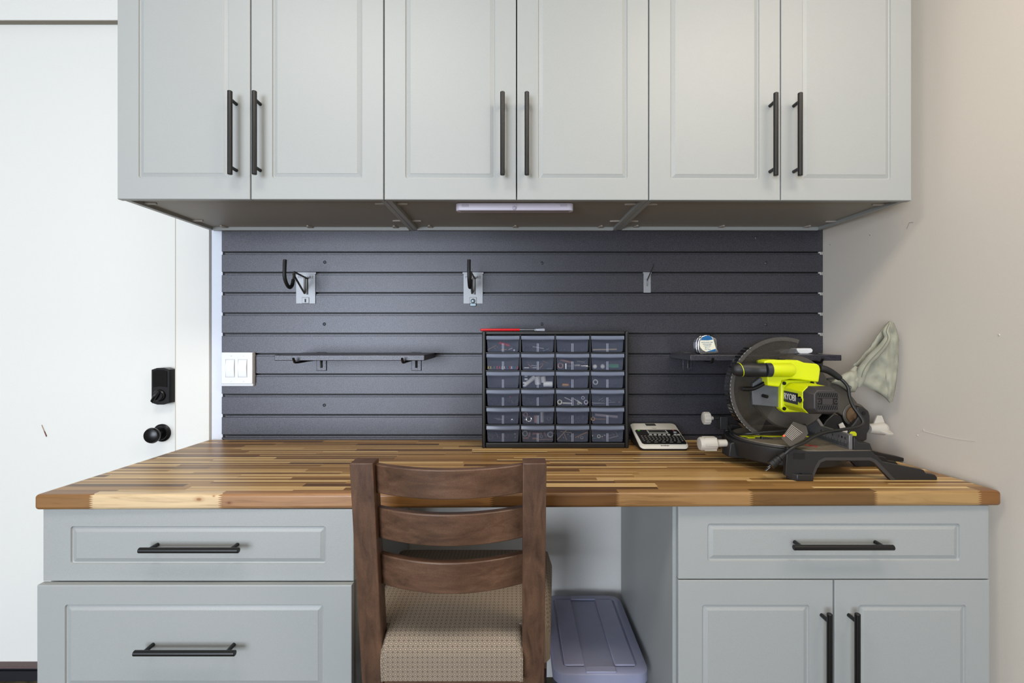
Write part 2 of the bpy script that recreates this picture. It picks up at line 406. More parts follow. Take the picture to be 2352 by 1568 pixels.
m = MB(); m.box(-1.2740, -1.2722, D - .0008, D + .006, .06, DT); struct('trim_5', m, simple('caulk_line', (196, 184, 164), .7), smooth=0)
m = MB(); m.box(-1.1415, -1.1005, D + .008, WY + .002, 0, 2.2); struct('trim_2', m, strip_white, smooth=0)
m = MB(); m.box(-2.19, -1.2735, D + .0, WY + .05, .045, .056); struct('trim_3', m, thresh_m, smooth=0)
m = MB(); m.box(-2.19, -1.2735, D - .003, WY + .05, 0, .037); m.box(-2.19, -1.2735, D + .006, WY + .05, .037, .0455); struct('trim_4', m, thresh_d, smooth=0)
# electronic deadbolt on the door
DY = WY + .005
bx0, bx1 = -1.335, -1.2915; bz = H - .195
m = MB()
prof = [(-.0335, -.062), (-.012, -.0685), (.012, -.0685), (.0335, -.062), (.0335, .062), (.014, .0685), (-.014, .0685), (-.0335, .062)]
cx = -1.3215; cz = H - .1935
m.prism([(cx + a, DY, cz + b) for a, b in prof], (0, -.034, 0))
lk = obj('deadbolt', m, bronze, dr, bevel=.0015)
m = MB(); m.prism([(cx + a, DY - .0341, cz + b) for a, b in ((-.026, -.003), (0, .000), (.026, -.003), (.026, .056), (.012, .0615), (-.012, .0615), (-.026, .056))], (0, -.0015, 0)); obj('keypad', m, glossblack, lk)
m = MB(); m.turn((cx - .002, DY - .034, cz - .034), (0, -1, 0), [(0, .0225), (.006, .0215), (.009, .018), (.012, .0175)], 28); tl = obj('thumb_turn', m, bronze, lk)
m = MB(); m.tube([(cx + .006, DY - .048, cz - .018), (cx - .004, DY - .053, cz - .033), (cx - .018, DY - .05, cz - .054)], 0, 10, 4, [.0045, .0075, .006]); obj('turn_lever', m, bronze, tl)
m = MB(); kx, kz = -1.3395, H - .3735
m.turn((kx, DY, kz), (0, -1, 0), [(0, .0335), (.004, .0335), (.007, .030), (.009, .026), (.012, .0245), (.014, .013), (.030, .0115), (.036, .018), (.044, .0275), (.052, .0292), (.059, .026), (.063, .017), (.064, .001)], 40)
obj('door_knob', m, bronze, dr)

# ------------------------------------------------------------------ slatted wall panel
SX0, SX1 = -1.0995, 1.1602
slots = [H + .3115 - .0763 * i for i in range(10)]
sp = thing('slat_wall_panel', 'charcoal speckled slatted wall panel between the worktop and the wall cabinets', 'wall panel', (0, D + .008, .906))
m = MB(); top = H + .398
tops = [top] + [z - .0115 for z in slots]; bots = slots + [.906]
for a, b in zip(tops, bots): m.box(SX0, SX1, D, D + .006, b, a)
for z in slots: m.box(SX0 + .0115, SX1 - .009, D + .0020, D + .008, z - .0115, z - .0052)
mc_ = MB(); mc_.box(SX0, SX1 - .009, D + .0145, D + .017, .906, top); obj('slot_shade', mc_, blackmat, sp, smooth=0)  # black backing sheet: the shade deep in the slots, put into the colour
for a, b in zip(tops, bots):
    m.box(SX0, SX1 - .009, D + .006, D + .0145, a - .002, a); m.box(SX0, SX1 - .009, D + .006, D + .0145, b, b + .002)
obj('slats', m, slat, sp, smooth=0, bevel=.0007, seg=1)
for (px, py) in ((746, 602), (745, 744), (745, 930), (1245, 604), (1245, 744), (1760, 604), (1760, 745), (1737, 546)):
    c = at(px, py, D); m = MB(); m.turn(c, (0, -1, 0), [(0, .0062), (.0012, .0058), (.0022, .0035), (.0010, .0022), (.0008, .0001)], 16); obj('screw', m, slat, sp)

# light switches on the panel
a = at(517, 809, D - .018); b = at(587, 879, D - .018)
sw = thing('light_switch', 'white double rocker light switch on the slatted panel by the door', 'light switch', (-1.03, D, H - .12))
m = MB(); m.box(-1.094, -.974, D - .013, D + .004, H - .1925, H - .0665); obj('box', m, white_pl, sw, bevel=.002)
m = MB(); m.box(-1.0895, -.9735, D - .019, D - .013, H - .1835, H - .0665); plate = obj('wall_plate', m, white_pl, sw, bevel=.002)
for cx_ in (-1.0555, -1.0095):
    m = MB(); m.prism([(cx_ - .0155, D - .019, H - .156), (cx_ - .0155, D - .0205, H - .156), (cx_ - .0155, D - .0235, H - .122), (cx_ - .0155, D - .020, H - .0945), (cx_ - .0155, D - .019, H - .0945)], (.031, 0, 0)); obj('rocker', m, white_pl, sw, bevel=.0008)
    m = MB()
    for s_ in (-1, 1): m.box(cx_ + s_ * .0166 - .0006, cx_ + s_ * .0166 + .0006, D - .0196, D - .0189, H - .1585, H - .0925)
    for z_ in (H - .1585, H - .0925): m.box(cx_ - .017, cx_ + .017, D - .0196, D - .0189, z_ - .0006, z_ + .0006)
    obj('rocker_frame', m, simple('frame_line_%d' % int(cx_ * -1000), (168, 170, 172), .5), sw)
    for z_ in (H - .0785, H - .1725):
        m = MB(); m.turn((cx_ + .003, D - .019, z_), (0, -1, 0), [(0, .0034), (.0012, .0028), (.0016, .001)], 12); obj('screw', m, white_pl, sw)

# ------------------------------------------------------------------ cabinets
def rrect(x0, x1, z0, z1, y, r, k=4):
    pts = []
    for cx, cz, a0 in ((x1 - r, z1 - r, 0), (x0 + r, z1 - r, 90), (x0 + r, z0 + r, 180), (x1 - r, z0 + r, 270)):
        for i in range(k + 1):
            a = R(a0 + 90 * i / k); pts.append(Vector((cx + r * math.cos(a), y, cz + r * math.sin(a))))
    return pts
def front_panel(x0, x1, z0, z1, yf, mx, mz, th=.018, gw=.0135, gd=.0042, mzt=None):
    mzt = mz if mzt is None else mzt
    m = MB(); e = .0022
    rg = [rrect(x0, x1, z0, z1, yf + th, .0006), rrect(x0, x1, z0, z1, yf + e, .0006), rrect(x0 + e * .3, x1 - e * .3, z0 + e * .3, z1 - e * .3, yf + e * .3, .0008), rrect(x0 + e, x1 - e, z0 + e, z1 - e, yf, .001),
          rrect(x0 + mx, x1 - mx, z0 + mz, z1 - mzt, yf, .007), rrect(x0 + mx + .0016, x1 - mx - .0016, z0 + mz + .0016, z1 - mzt - .0016, yf + gd * .8, .006),
          rrect(x0 + mx + .004, x1 - mx - .004, z0 + mz + .004, z1 - mzt - .004, yf + gd, .004), rrect(x0 + mx + gw, x1 - mx - gw, z0 + mz + gw, z1 - mzt - gw, yf + .0008, .001),
          rrect(x0 + mx + gw + .001, x1 - mx - gw - .001, z0 + mz + gw + .001, z1 - mzt - gw - .001, yf + .0002, .001)]
    m.loft(rg); return m
def handle(parent, p0, p1, yb, ys, r=.0066):    # bar pull; p0/p1 = (x, z) of its ends, yb bar depth, ys surface it stands on
    a = Vector((p0[0], yb, p0[1])); b = Vector((p1[0], yb, p1[1])); d = (b - a).normalized(); L = (b - a).length
    m = MB(); m.turn(a, d, [(0, r * .82), (.0012, r), (L - .0012, r), (L, r * .82)], 20)
    h = obj('handle', m, black, parent)
    for q in (.022, L - .022):
        c = a + d * q; m = MB(); m.cyl(c, (c.x, ys, c.z), .0048, n=14); obj('handle_post', m, black, h)
    return h

YL, YR = 1.344, 1.359            # the door fronts run very slightly askew to the wall
XL, XR = -1.136, 1.150
yaw = math.atan((YR - YL) / (XR - XL)); cw = (XR - XL) / math.cos(yaw) / 3
ZB = H + .387; ZT = H + 1.16
CLAB = ['pale sage-grey wall cabinet at the left end of the row, beside the white door',
        'pale sage-grey wall cabinet in the middle of the row, with the stick-on lamp beneath',
        'pale sage-grey wall cabinet at the right end of the row, next to the right wall']
uh = [((528, 584)), ((1154, 1210)), ((1782, 1838))]
for i in range(3):
    t0 = Vector((XL + cw * i * math.cos(yaw), YL + cw * i * math.sin(yaw), ZB))
    c = bpy.data.objects.new('wall_cabinet', None); COL.objects.link(c); c.location = t0; c.rotation_euler = (0, 0, yaw); tag(c, CLAB[i], 'cabinet', 'wall cabinets over the workbench')
    ORI[c.name] = Vector()
    dep = D - .006 - YL - .0035 * 2 * i
    h_ = ZT - ZB; tk = .016
    m = MB(); y0 = .0205
    m.box(0.0005, tk, y0, dep, .003, h_); m.box(cw - tk, cw - .0005, y0, dep, .003, h_); m.box(tk, cw - tk, y0, dep, h_ - tk, h_)
    m.box(tk, cw - tk, dep - .012, dep, .001, h_)
    obj('body', m, cab, c, smooth=0, bevel=.0006, seg=1)
    m = MB(); m.box(tk, cw - tk, y0, dep - .012, .013, .013 + tk); obj('bottom_board', m, cab_in, c, smooth=0)
    g = .0014
    mid = cw / 2
    for k in (0, 1):
        x0, x1 = (g, mid - g) if k == 0 else (mid + g, cw - g)
        d_ = obj('door', front_panel(x0, x1, 0, h_, 0, .0605, .0605), cab, c, smooth=6)
        hx = uh[i][k]
        yb = YL + (YR - YL) * (i + .5) / 3 - .031
        X = (hx - VX) * yb / F; lx = (X - t0.x) / math.cos(yaw)
        handle(d_, (lx, .4475 - .387), (lx, .681 - .387), -.031, .0005)
    # flat assembly clips under the bottom board
    for sx_, dx_ in ((tk, 1), (cw - tk, -1)):
        for yy in (.085, .30):
            m = MB(); m.prism([(sx_, yy - .007, .0132), (sx_ + dx_ * .012, yy - .007, .0132), (sx_ + dx_ * .034, yy - .003, .0132), (sx_ + dx_ * .034, yy + .003, .0132), (sx_ + dx_ * .012, yy + .007, .0132), (sx_, yy + .007, .0132)], (0, 0, -.0045)); obj('assembly_clip', m, greyclip, c, bevel=.001)
    for xx in (.065, cw / 2, cw - .065):
        m = MB(); yb_ = dep - .012; m.prism([(xx - .010, yb_, .0132), (xx - .0085, yb_ - .016, .0132), (xx - .003, yb_ - .030, .0132), (xx + .003, yb_ - .030, .0132), (xx + .0085, yb_ - .016, .0132), (xx + .010, yb_, .0132)], (0, 0, -.0045)); obj('assembly_clip', m, greyclip, c, bevel=.001)

# stick-on lamp under the middle cabinet
lz = H + .387 + .013; ly0, ly1 = 1.424, 1.456; lx0, lx1 = -.1775, .1805
la = thing('under_cabinet_lamp', 'slim white stick-on motion sensor lamp under the middle wall cabinet', 'lamp', (0, 1.44, lz))
m = MB()
def stad(y0, y1, x0, x1, z, k=8):
    r = min((y1 - y0) / 2, .015); pts = []
    for cx, cy, a0 in ((x1 - r, y1 - r, 0), (x0 + r, y1 - r, 90), (x0 + r, y0 + r, 180), (x1 - r, y0 + r, 270)):
        for i in range(k + 1): a = R(a0 + 90 * i / k); pts.append(Vector((cx + r * math.cos(a), cy + r * math.sin(a), z)))
    return pts
m.loft([stad(ly0, ly1, lx0, lx1, lz - .002), stad(ly0, ly1, lx0, lx1, lz - .020), stad(ly0 + .001, ly1 - .001, lx0 + .001, lx1 - .001, lz - .023)])
m.box(-.15, .15, ly0 + .008, ly1 - .004, lz - .003, lz)
obj('housing', m, lilac, la, smooth=40)
m = MB(); m.loft([stad(ly0 + .007, ly1 - .007, lx0 + .012, lx1 - .012, lz - .0228), stad(ly0 + .007, ly1 - .007, lx0 + .012, lx1 - .012, lz - .0236)]); obj('diffuser', m, lilac_d, la)
m = MB(); m.ball((.001, ly0 + .001, lz - .0165), .0072, 16, (1, .7, 1)); obj('sensor_dome', m, lens_clear, la)
m = MB(); m.box(-.0075, .0095, ly0 - .0012, ly0 + .004, lz - .020, lz - .004); obj('sensor_mount', m, lilac, la, bevel=.003)
for x_ in (-.148, .15):
    m = MB(); m.box(x_ - .011, x_ + .011, ly0 - .0006, ly0 + .003, lz - .0135, lz - .005); obj('button', m, simple('button_grey_%d' % (x_ > 0), (196, 188, 200), .4), la, bevel=.001)

# base cabinets
WT = .906; WB = .868
bl = thing('base_cabinet', 'grey base cabinet of drawers under the left end of the worktop, second drawer slightly open', 'cabinet', (-.785, 1.45, 0), 'base cabinets')
m = MB(); m.box(-1.170, -1.154, 1.188, 1.76, .09, WB); m.box(-.4125, -.3965, 1.188, 1.76, .09, WB); m.box(-1.154, -.4125, 1.75, 1.76, .09, WB)
m.box(-1.154, -.4125, 1.188, 1.75, .09, .106); m.box(-1.154, -.4125, 1.188, 1.75, WB - .016, WB)
obj('body', m, cab, bl, smooth=0)
m = MB(); m.box(-1.16, -.405, 1.24, 1.255, 0, .09); m.box(-1.16, -1.145, 1.255, 1.75, 0, .09); m.box(-.42, -.405, 1.255, 1.75, 0, .09); obj('kick_board', m, cab_in, bl, smooth=0)
specs = [(1.168, H - .6125, H - .4335, H - .5216, .0425), (1.153, H - .6145 - .296, H - .6145, H - .7600, .0475), (1.168, .095, H - .6145 - .298, .25, .0475)]
for yf, z0, z1, hz, mz in specs:
    d_ = obj('drawer', front_panel(-1.1705, -.3985, z0, z1, yf, .0685, mz), cab, bl, smooth=6)
    m = MB(); m.box(-1.14, -.43, yf + .018, 1.70, z0 + .02, z0 + .026); m.box(-1.14, -1.128, yf + .018, 1.70, z0 + .02, z1 - .035); m.box(-.442, -.43, yf + .018, 1.70, z0 + .02, z1 - .035); obj('drawer_box', m, cab_in, d_, smooth=0)
    handle(d_, (-.9075, hz), (-.6655, hz), yf - .031, yf + .0005)
br = thing('base_cabinet', 'grey base cabinet with one drawer over two doors, under the saw', 'cabinet', (.8, 1.45, 0), 'base cabinets')
m = MB(); fy_ = 1.212
m.prism([(.408, fy_, .09), (.424, fy_, .09), (.416, 1.76, .09), (.400, 1.76, .09)], (0, 0, WB - .09))
m.prism([(1.186, fy_, .09), (1.202, fy_, .09), (1.158, 1.76, .09), (1.142, 1.76, .09)], (0, 0, WB - .09))
m.prism([(.424, fy_, .09), (1.186, fy_, .09), (1.142, 1.76, .09), (.416, 1.76, .09)], (0, 0, .016)); m.prism([(.424, fy_, WB - .016), (1.186, fy_, WB - .016), (1.142, 1.76, WB - .016), (.416, 1.76, WB - .016)], (0, 0, .016))
m.box(.416, 1.142, 1.75, 1.76, .09, WB)
obj('body', m, cab, br, smooth=0)
m = MB(); m.box(.418, 1.19, 1.26, 1.275, 0, .09); m.box(.418, .433, 1.275, 1.75, 0, .09); m.box(1.125, 1.14, 1.275, 1.75, 0, .09); obj('kick_board', m, cab_in, br, smooth=0)
yf = 1.193
d_ = obj('drawer', front_panel(.4165, 1.2050, H - .6205, H - .4335, yf, .0740, .0460), cab, br, smooth=6)
m = MB(); m.box(.45, 1.12, yf + .018, 1.70, H - .60, H - .594); m.box(.45, .462, yf + .018, 1.70, H - .60, H - .47); m.box(1.108, 1.12, yf + .018, 1.70, H - .60, H - .47); obj('drawer_box', m, cab_in, d_, smooth=0)
handle(d_, (.690, H - .5262), (.938, H - .5262), yf - .031, yf + .0005)
for x0, x1, hx in ((.4165, .8095, .7797), (.8132, 1.2070, .8486)):
    d_ = obj('door', front_panel(x0, x1, .095, H - .6230, yf, .0605, .0625), cab, br, smooth=6)
    handle(d_, (hx, H - .6893), (hx, H - .6893 - .248), yf - .031, yf + .0005)

# worktop
m = MB()
FL, FR, BRc, BLc = (-1.181, 1.1555), (1.229, 1.184), (1.1635, D - .0005), (-1.147, D - .0005)
m.prism([(FL[0], FL[1], WB), (FR[0], FR[1], WB), (BRc[0], BRc[1], WB), (BLc[0], BLc[1], WB)], (0, 0, WT - WB))
wt = obj('worktop', m, acacia, bevel=.008, seg=4)
tag(wt, 'long acacia butcher block worktop of mixed light and dark staves', 'worktop')

# ------------------------------------------------------------------ hooks and shelves on the panel
def utility_hook(X, label, bolt):
    h = thing('utility_hook', label, 'hook', (X, D, H + .17), 'large hooks on the slatted panel')
    z1, z0 = H + .2275, H + .1155
    m = MB(); m.box(X - .0365, X + .0365, D - .0035, D - .0005, z0, z1); m.box(X - .0395, X + .0395, D - .006, D + .004, z1 - .001, z1 + .006)
    p = obj('back_plate', m, steel, h, bevel=.0008)
    m = MB(); m.box(X - .0135, X + .0135, D - .0060, D - .003, z0 + .001, z0 + .024); obj('clip_recess', m, steel, p, bevel=.002)
    m = MB(); m.box(X - .0028, X + .0028, D - .0064, D - .0058, z0 + .005, z0 + .018); obj('slot', m, blackmat, p)
    text('lettering', 'PROSLAT', .0145, embm, p, (X, D - .0037, z1 - .013), (1, 0, 0), (0, 0, 1))
    m = MB(); m.tube([(X + .006, D - .004, H + .150), (X + .006, D - .004, H + .210), (X + .0, D - .095, H + .222), (X - .001, D - .10, H + .214), (X - .004, D - .006, H + .155), (X - .003, D - .005, H + .212)], .0036, 10, 1); obj('rod', m, greyrod, h)
    m = MB(); m.tube([(X, D - .093, H + .224), (X, D - .104, H + .188)], .0042, 10, 1); obj('rod', m, greyrod, h)
    m = MB(); m.tube([(X, D - .103, H + .194), (X, D - .112, H + .173), (X, D - .130, H + .164), (X, D - .151, H + .174), (X, D - .166, H + .200), (X, D - .163, H + .255)], .0062, 12, 6); obj('grip_sleeve', m, blackmat, h)
    if bolt:
        m = MB(); m.turn((X, D - .006, z0 + .010), (0, -1, 0), [(0, .0085), (.002, .0085), (.004, .007), (.005, .004)], 18); obj('bolt', m, zinc, h)
        m = MB(); m.box(X - .011, X + .011, D - .008, D - .002, z0 - .009, z0 + .001); obj('bolt_clip', m, zinc, h, bevel=.001)
    return h
utility_hook(-.782, 'large rubber-tipped steel hook on a zinc plate, high on the panel above the left shelf', False)
utility_hook(-.154, 'large rubber-tipped hook on a zinc plate with a bolt, above the drawer organizer', True)
X = .499; z1 = H + .2285
h = thing('small_hook', 'small single wire hook on a narrow zinc plate, right side of the panel', 'hook', (X, D, H + .19))
m = MB(); m.box(X - .0135, X + .0135, D - .003, D - .0005, H + .157, z1); m.box(X - .016, X + .016, D - .005, D + .004, z1, z1 + .005)
for z_ in (.190, .197, .205): m.box(X - .0135, X + .0135, D - .0036, D - .003, H + z_, H + z_ + .001)
obj('back_plate', m, steel, h, bevel=.0006)
m = MB(); m.tube([(X, D - .005, H + .182), (X, D - .006, H + .205), (X, D - .02, H + .213), (X, D - .08, H + .245), (X, D - .084, H + .252)], .0022, 8, 3); obj('wire', m, greyrod, h)

def panel_shelf(x0, x1, prongs, label):
    h = thing('panel_shelf', label, 'shelf', ((x0 + x1) / 2, D, H - .08), 'small black shelves on the panel')
    m = MB(); m.box(x0, x1, D - .205, D - .001, H - .087, H - .068); obj('board', m, slat, h, bevel=.002)
    for px_ in prongs:
        m = MB(); m.box(px_ - .019, px_ + .019, D - .004, D - .0005, H - .136, H - .090); m.box(px_ - .018, px_ + .018, D - .006, D + .004, H - .071, H - .066); b_ = obj('bracket', m, slat, h, bevel=.003)
        m = MB(); m.tube([(px_, D - .006, H - .125), (px_, D - .008, H - .097), (px_, D - .02, H - .0915), (px_, D - .12, H - .0915), (px_, D - .208, H - .0925), (px_, D - .222, H - .086), (px_, D - .228, H - .078)], .0040, 10, 4); obj('prong', m, black, b_)
    return h
panel_shelf(-.797, -.298, (-.723, -.367), 'narrow empty black shelf on two prongs, beside the light switch')
panel_shelf(.585, 1.088, (.651, 1.011), 'narrow black shelf holding the tape measure, behind the saw')

# tape measure
tz = H - .068; ty = D - .175
tm = thing('tape_measure', 'chrome tape measure with a blue and cream label, on the right shelf', 'tape measure', (.6, ty, tz))
def tp(u, v, y=ty): return at(1580 + u / 13.07, 750 + v / 13.07, y)
out = [(290, 520), (300, 420), (350, 320), (430, 255), (540, 225), (640, 230), (720, 262), (860, 340), (872, 470), (880, 655), (912, 690), (925, 780), (700, 790), (520, 795), (400, 815), (330, 760), (300, 650)]
m = MB()
body = [tp(*p) for p in out]
zmin = min(p.z for p in body); body = [Vector((p.x, p.y, p.z - (zmin - tz))) for p in body]
m.prism(body, (0, .011, 0)); obj('case_front', m, chrome, tm, bevel=.0035, seg=3)
cen = sum(body, Vector()) / len(body)
def shr(pts, k, dy): return [Vector((cen.x + (p.x - cen.x) * k, p.y + dy, cen.z + (p.z - cen.z) * k)) for p in pts]
m = MB(); m.prism([Vector((p.x, p.y, max(p.z, tz))) for p in shr(body, .93, .011)], (0, .007, 0)); obj('case_band', m, blackmat, tm)
m = MB(); m.prism([Vector((p.x, p.y + .018, p.z)) for p in body], (0, .022, 0)); obj('case_back', m, chrome, tm, bevel=.0035, seg=3)
m = MB(); q = [tp(720, 240), tp(800, 235), tp(830, 310), tp(760, 290)]; m.prism([Vector((p.x, p.y + .010, p.z)) for p in q], (0, .010, 0)); obj('lock_button', m, blackmat, tm)
lab = [(355, 560), (362, 470), (385, 390), (440, 310), (520, 268), (610, 262), (690, 290), (745, 350), (770, 400), (840, 660), (845, 745), (540, 752), (440, 700), (380, 630)]
m = MB(); m.prism([tp(*p, y=ty - .0004) for p in lab], (0, -.0004, 0)); lb = obj('label', m, cream, tm)
m = MB(); m.prism([tp(*p, y=ty - .0009) for p in ((378, 405), (440, 312), (520, 270), (610, 264), (690, 292), (755, 385), (600, 410))], (0, -.0003, 0)); m.prism([tp(*p, y=ty - .0009) for p in ((548, 752), (835, 662), (842, 742))], (0, -.0003, 0)); obj('label_band', m, bluel, lb)
ink = bluel
def tt(s_, u, v, sz): text('lettering', s_, sz, ink if sz < .0058 else inkm, lb, tp(u, v, ty - .0014), (1, 0, 0), (0, 0, 1), .0002, sx=.95)
tt('AUTO-STOP TAPE', 575, 470, .0050); tt('CINTA DE MEDIR', 575, 525, .0040); tt('AUTOMATICA', 580, 575, .0040); tt("25' x 1\"", 585, 630, .0056); tt('7.5m x 25mm', 595, 682, .0038)

# white and grey handheld gadget on the shelf
sg = thing('handheld_gadget', 'white and grey rounded plastic handheld gadget at the right end of the right shelf', 'tool', (.94, D - .12, H - .068))
yg = D - .12; K = F / yg
def gp(px, py): p = at(px, py, yg); p.z += (H - .068) - at(1840, 812, yg).z; return p
m = MB(); m.prism([gp(1830, 799.5), gp(1864, 799), (gp(1868, 803)), gp(1866, 809), gp(1856, 812), gp(1838, 812), gp(1832, 807)], (0, .04, 0)); obj('head', m, white_pl, sg, bevel=.003, seg=3)
m = MB(); m.prism([gp(1790, 806), gp(1810, 801), gp(1830, 800.5), gp(1835, 811.5), gp(1792, 812)], (0, .038, 0)); obj('grip', m, simple('gadget_grey', (110, 112, 120), .45), sg, bevel=.002)

# ------------------------------------------------------------------ drawer organizer
OY = 1.629; OX0, OX1 = (1107 - VX) * OY / F, (1444.5 - VX) * OY / F; OZ1 = H + .0115
og = thing('drawer_organizer', 'black small-parts organizer with 24 clear drawers standing on the worktop', 'organizer', ((OX0 + OX1) / 2, 1.69, WT))
cols = [(1117, 1192.7), (1197, 1273.5), (1277, 1354), (1357.3, 1434.4)]; rows = [(770.5 + 41.35 * i, 808.2 + 41.35 * i) for i in range(6)]
m = MB(); fw = .0125
m.box(OX0, OX0 + fw, OY, 1.762, WT, OZ1); m.box(OX1 - fw, OX1, OY, 1.762, WT, OZ1); m.box(OX0 + fw, OX1 - fw, OY, 1.762, OZ1 - fw, OZ1); m.box(OX0 + fw, OX1 - fw, OY, 1.762, WT, WT + .019)
obj('frame', m, frame_bk, og, bevel=.004, seg=3)
m = MB(); m.box(OX0 + fw, OX1 - fw, 1.752, 1.760, WT + .019, OZ1 - fw); obj('back_panel', m, frame_bk, og, smooth=0)
m = MB(); yy = OY + .006
for i in range(3):
    xc = ((cols[i][1] + cols[i + 1][0]) / 2 - VX) * yy / F; m.box(xc - .0022, xc + .0022, yy, 1.752, WT + .019, OZ1 - fw)
for i in range(5):
    zc = H - ((rows[i][1] + rows[i + 1][0]) / 2 - VY) * yy / F; m.box(OX0 + fw, OX1 - fw, yy, 1.752, zc - .0018, zc + .0018)
obj('divider_grid', m, frame_bk, og, smooth=0)
ON = ['first', 'second', 'third', 'fourth', 'fifth', 'sixth']; RN = ['top', 'second', 'third', 'fourth', 'fifth', 'bottom']
DW = (cols[0][1] - cols[0][0]) * OY / F; DH = (rows[0][1] - rows[0][0]) * OY / F
proto = None
for r_ in range(6):
    for c_ in range(4):
        x0 = (cols[c_][0] - VX) * OY / F + .0005; z0 = H - (rows[r_][1] - VY) * OY / F
        if proto is None:
            base = bpy.data.objects.new('x', None)
            m = MB(); w_, h_ = DW, DH
            out_ = [(.004, .003), (.008, 0), (w_ - .008, 0), (w_ - .004, .003), (w_ - .0015, h_ - .010), (w_ - .0015, h_), (.0015, h_), (.0015, h_ - .010)]
            m.prism([(a, 0, b) for a, b in out_], (0, .0016, 0))
            dr_ = obj('drawer', m, drawer_clear, None, smooth=0); bpy.data.objects.remove(base)
            m = MB(); m.box(.006, w_ - .006, .0016, .115, 0.0005, .002); m.box(.005, .0064, .0016, .115, .0005, h_ - .012); m.box(w_ - .0064, w_ - .005, .0016, .115, .0005, h_ - .012); m.box(.006, w_ - .006, .1135, .115, .0005, h_ - .012)
            obj('tray', m, drawer_side, dr_, smooth=0)
            m = MB()
            arc = [(0, h_ - .0138, -.001), (.0, h_ - .0138, -.0065), (.0, h_ - .0105, -.0085), (0, h_ - .001, -.0065), (0, h_, 0)]
            n_ = 12; rings = []
            for k in range(n_ + 1):
                u_ = k / n_; xx = w_ * u_; bow = .0035 * (1 - (2 * u_ - 1) ** 2)
                rings.append([Vector((xx, a[2] - bow * (a[2] < -.002), a[1] - .0008 * (1 - (2 * u_ - 1) ** 2))) for a in arc])
            m.loft(rings); obj('pull', m, drawer_lip, dr_, smooth=30)
            m = MB()
            for q in (-.0022, .0022): m.box(w_ / 2 + q - .0007, w_ / 2 + q + .0007, -.0008, .0005, .0005, h_ * .52)
            obj('divider_rib', m, rib_m, dr_, smooth=0)
            proto = dr_; o = dr_
        else: o = copy_tree(proto)
        o.parent = og; o.location = Vector((x0, OY + .004, z0)) - ORI[og.name]

# small hardware inside the drawers
TILE = {'A': (1100, 760), 'B': (1270, 760), 'C': (1100, 890), 'D': (1270, 890)}
IY = 1.650
def where(T, u, v):
    px = TILE[T][0] + u / 11.2; py = TILE[T][1] + v / 11.2
    c = min(range(4), key=lambda i: abs(px - sum(cols[i]) / 2)); r = min(range(6), key=lambda i: abs(py - sum(rows[i]) / 2)); return r, c
cnt = 0
def item(T, kind, pts, rad, mat, name, desc, cat, dy=0, tubed=False):
    global cnt
    cnt += 1; yy = IY + (cnt % 3) * .004 + dy
    k = yy / F / 11.2
    p = [at(TILE[T][0] + a / 11.2, TILE[T][1] + b / 11.2, yy) for a, b in pts]
    r_, c_ = where(T, *pts[0]); fz = H - (rows[r_][1] - VY) * OY / F + .0022
    m = MB(); rr = rad * k
    lo = min(q.z for q in p) - (rr if kind in ('rod', 'ball', 'tube', 'cap') else 0)
    if kind == 'rod': m.cyl(p[0], p[1], rr, n=12)
    elif kind == 'screw':
        d = p[1] - p[0]; L = d.length; m.turn(p[0], d, [(0, rr * 2), (rr * .8, rr * 2), (rr * 1.2, rr), (L * .9, rr * .9), (L, rr * .1)], 10)
    elif kind == 'ring': m.ring(p[0], (.15, -1, .2), rr, rr * .30, 20, 8)
    elif kind == 'ball': m.ball(p[0], rr, 12)
    elif kind == 'box': m.box(p[0].x, p[1].x, yy, yy + .012, p[1].z, p[0].z)
    elif kind == 'disc': m.turn((p[0].x, yy + .01, p[0].z), (0, .15, 1), [(-.0007, rr), (.0007, rr)], 20)
    elif kind == 'tube':
        d = p[1] - p[0]; L = d.length; m.turn(p[0], d, [(L * .3, rr * .7), (0, rr * .75), (0, rr), (L, rr), (L, rr * .75), (L * .7, rr * .7)], 18, cap=False)
    elif kind == 'pin': m.turn(p[0] + Vector((0, 0, -rr)), (0, 0, 1), [(0, rr * .9), (rr * .3, rr), (rr * .6, rr * .5), (rr * 1.5, rr * .5), (rr * 1.9, rr * .9), (rr * 2.0, rr * .8)], 12)
    zl = min(q.z for q in m.v)
    if zl < fz: 
        for q in m.v: q.z += fz - zl
    o = obj(name, m, mat); tag(o, 'x', cat); ITEMS.append((o, desc, r_, c_, p[0].x)); return o
ITEMS = []
MULTI_OLD = {'yellow push pin', 'red push pin', 'white push pin', 'blue push pin', 'green push pin', 'small white nylon fitting', 'tiny zinc nut', 'thin bright nail', 'short copper pipe offcut', 'small bright bead', 'pale wall plug', 'short silvery pin', 'white nylon washer', 'thin steel washer'}
A = item
A('A', 'rod', [(525, 300), (790, 372)], 36, redpl, 'red_marker', 'red plastic cylinder', 'marker')
A('A', 'rod', [(220, 490), (450, 365)], 12, copper, 'drill_bit', 'slanted coppery drill bit', 'drill bit')
A('A', 'rod', [(570, 490), (710, 470)], 9, brass, 'brass_pin', 'short brass pin', 'pin', -.003)
A('A', 'ball', [(908, 498)], 24, white_pl, 'bead', 'round white bead', 'bead')
A('A', 'ring', [(445, 430)], 40, greyrod, 'key_ring', 'thin steel ring', 'ring')
A('A', 'rod', [(760, 480), (860, 440)], 12, steel, 'steel_pin', 'short steel pin', 'pin')
A('A', 'rod', [(780, 330), (960, 440)], 14, darkhw, 'dark_rod', 'dark slanting rod', 'rod', .006)
A('A', 'disc', [(1795, 435)], 58, chrome, 'furniture_glide', 'shiny round furniture glide', 'furniture glide')
A('A', 'rod', [(1650, 525), (1800, 470)], 9, zinc, 'bent_wire', 'short bent silvery wire', 'wire')
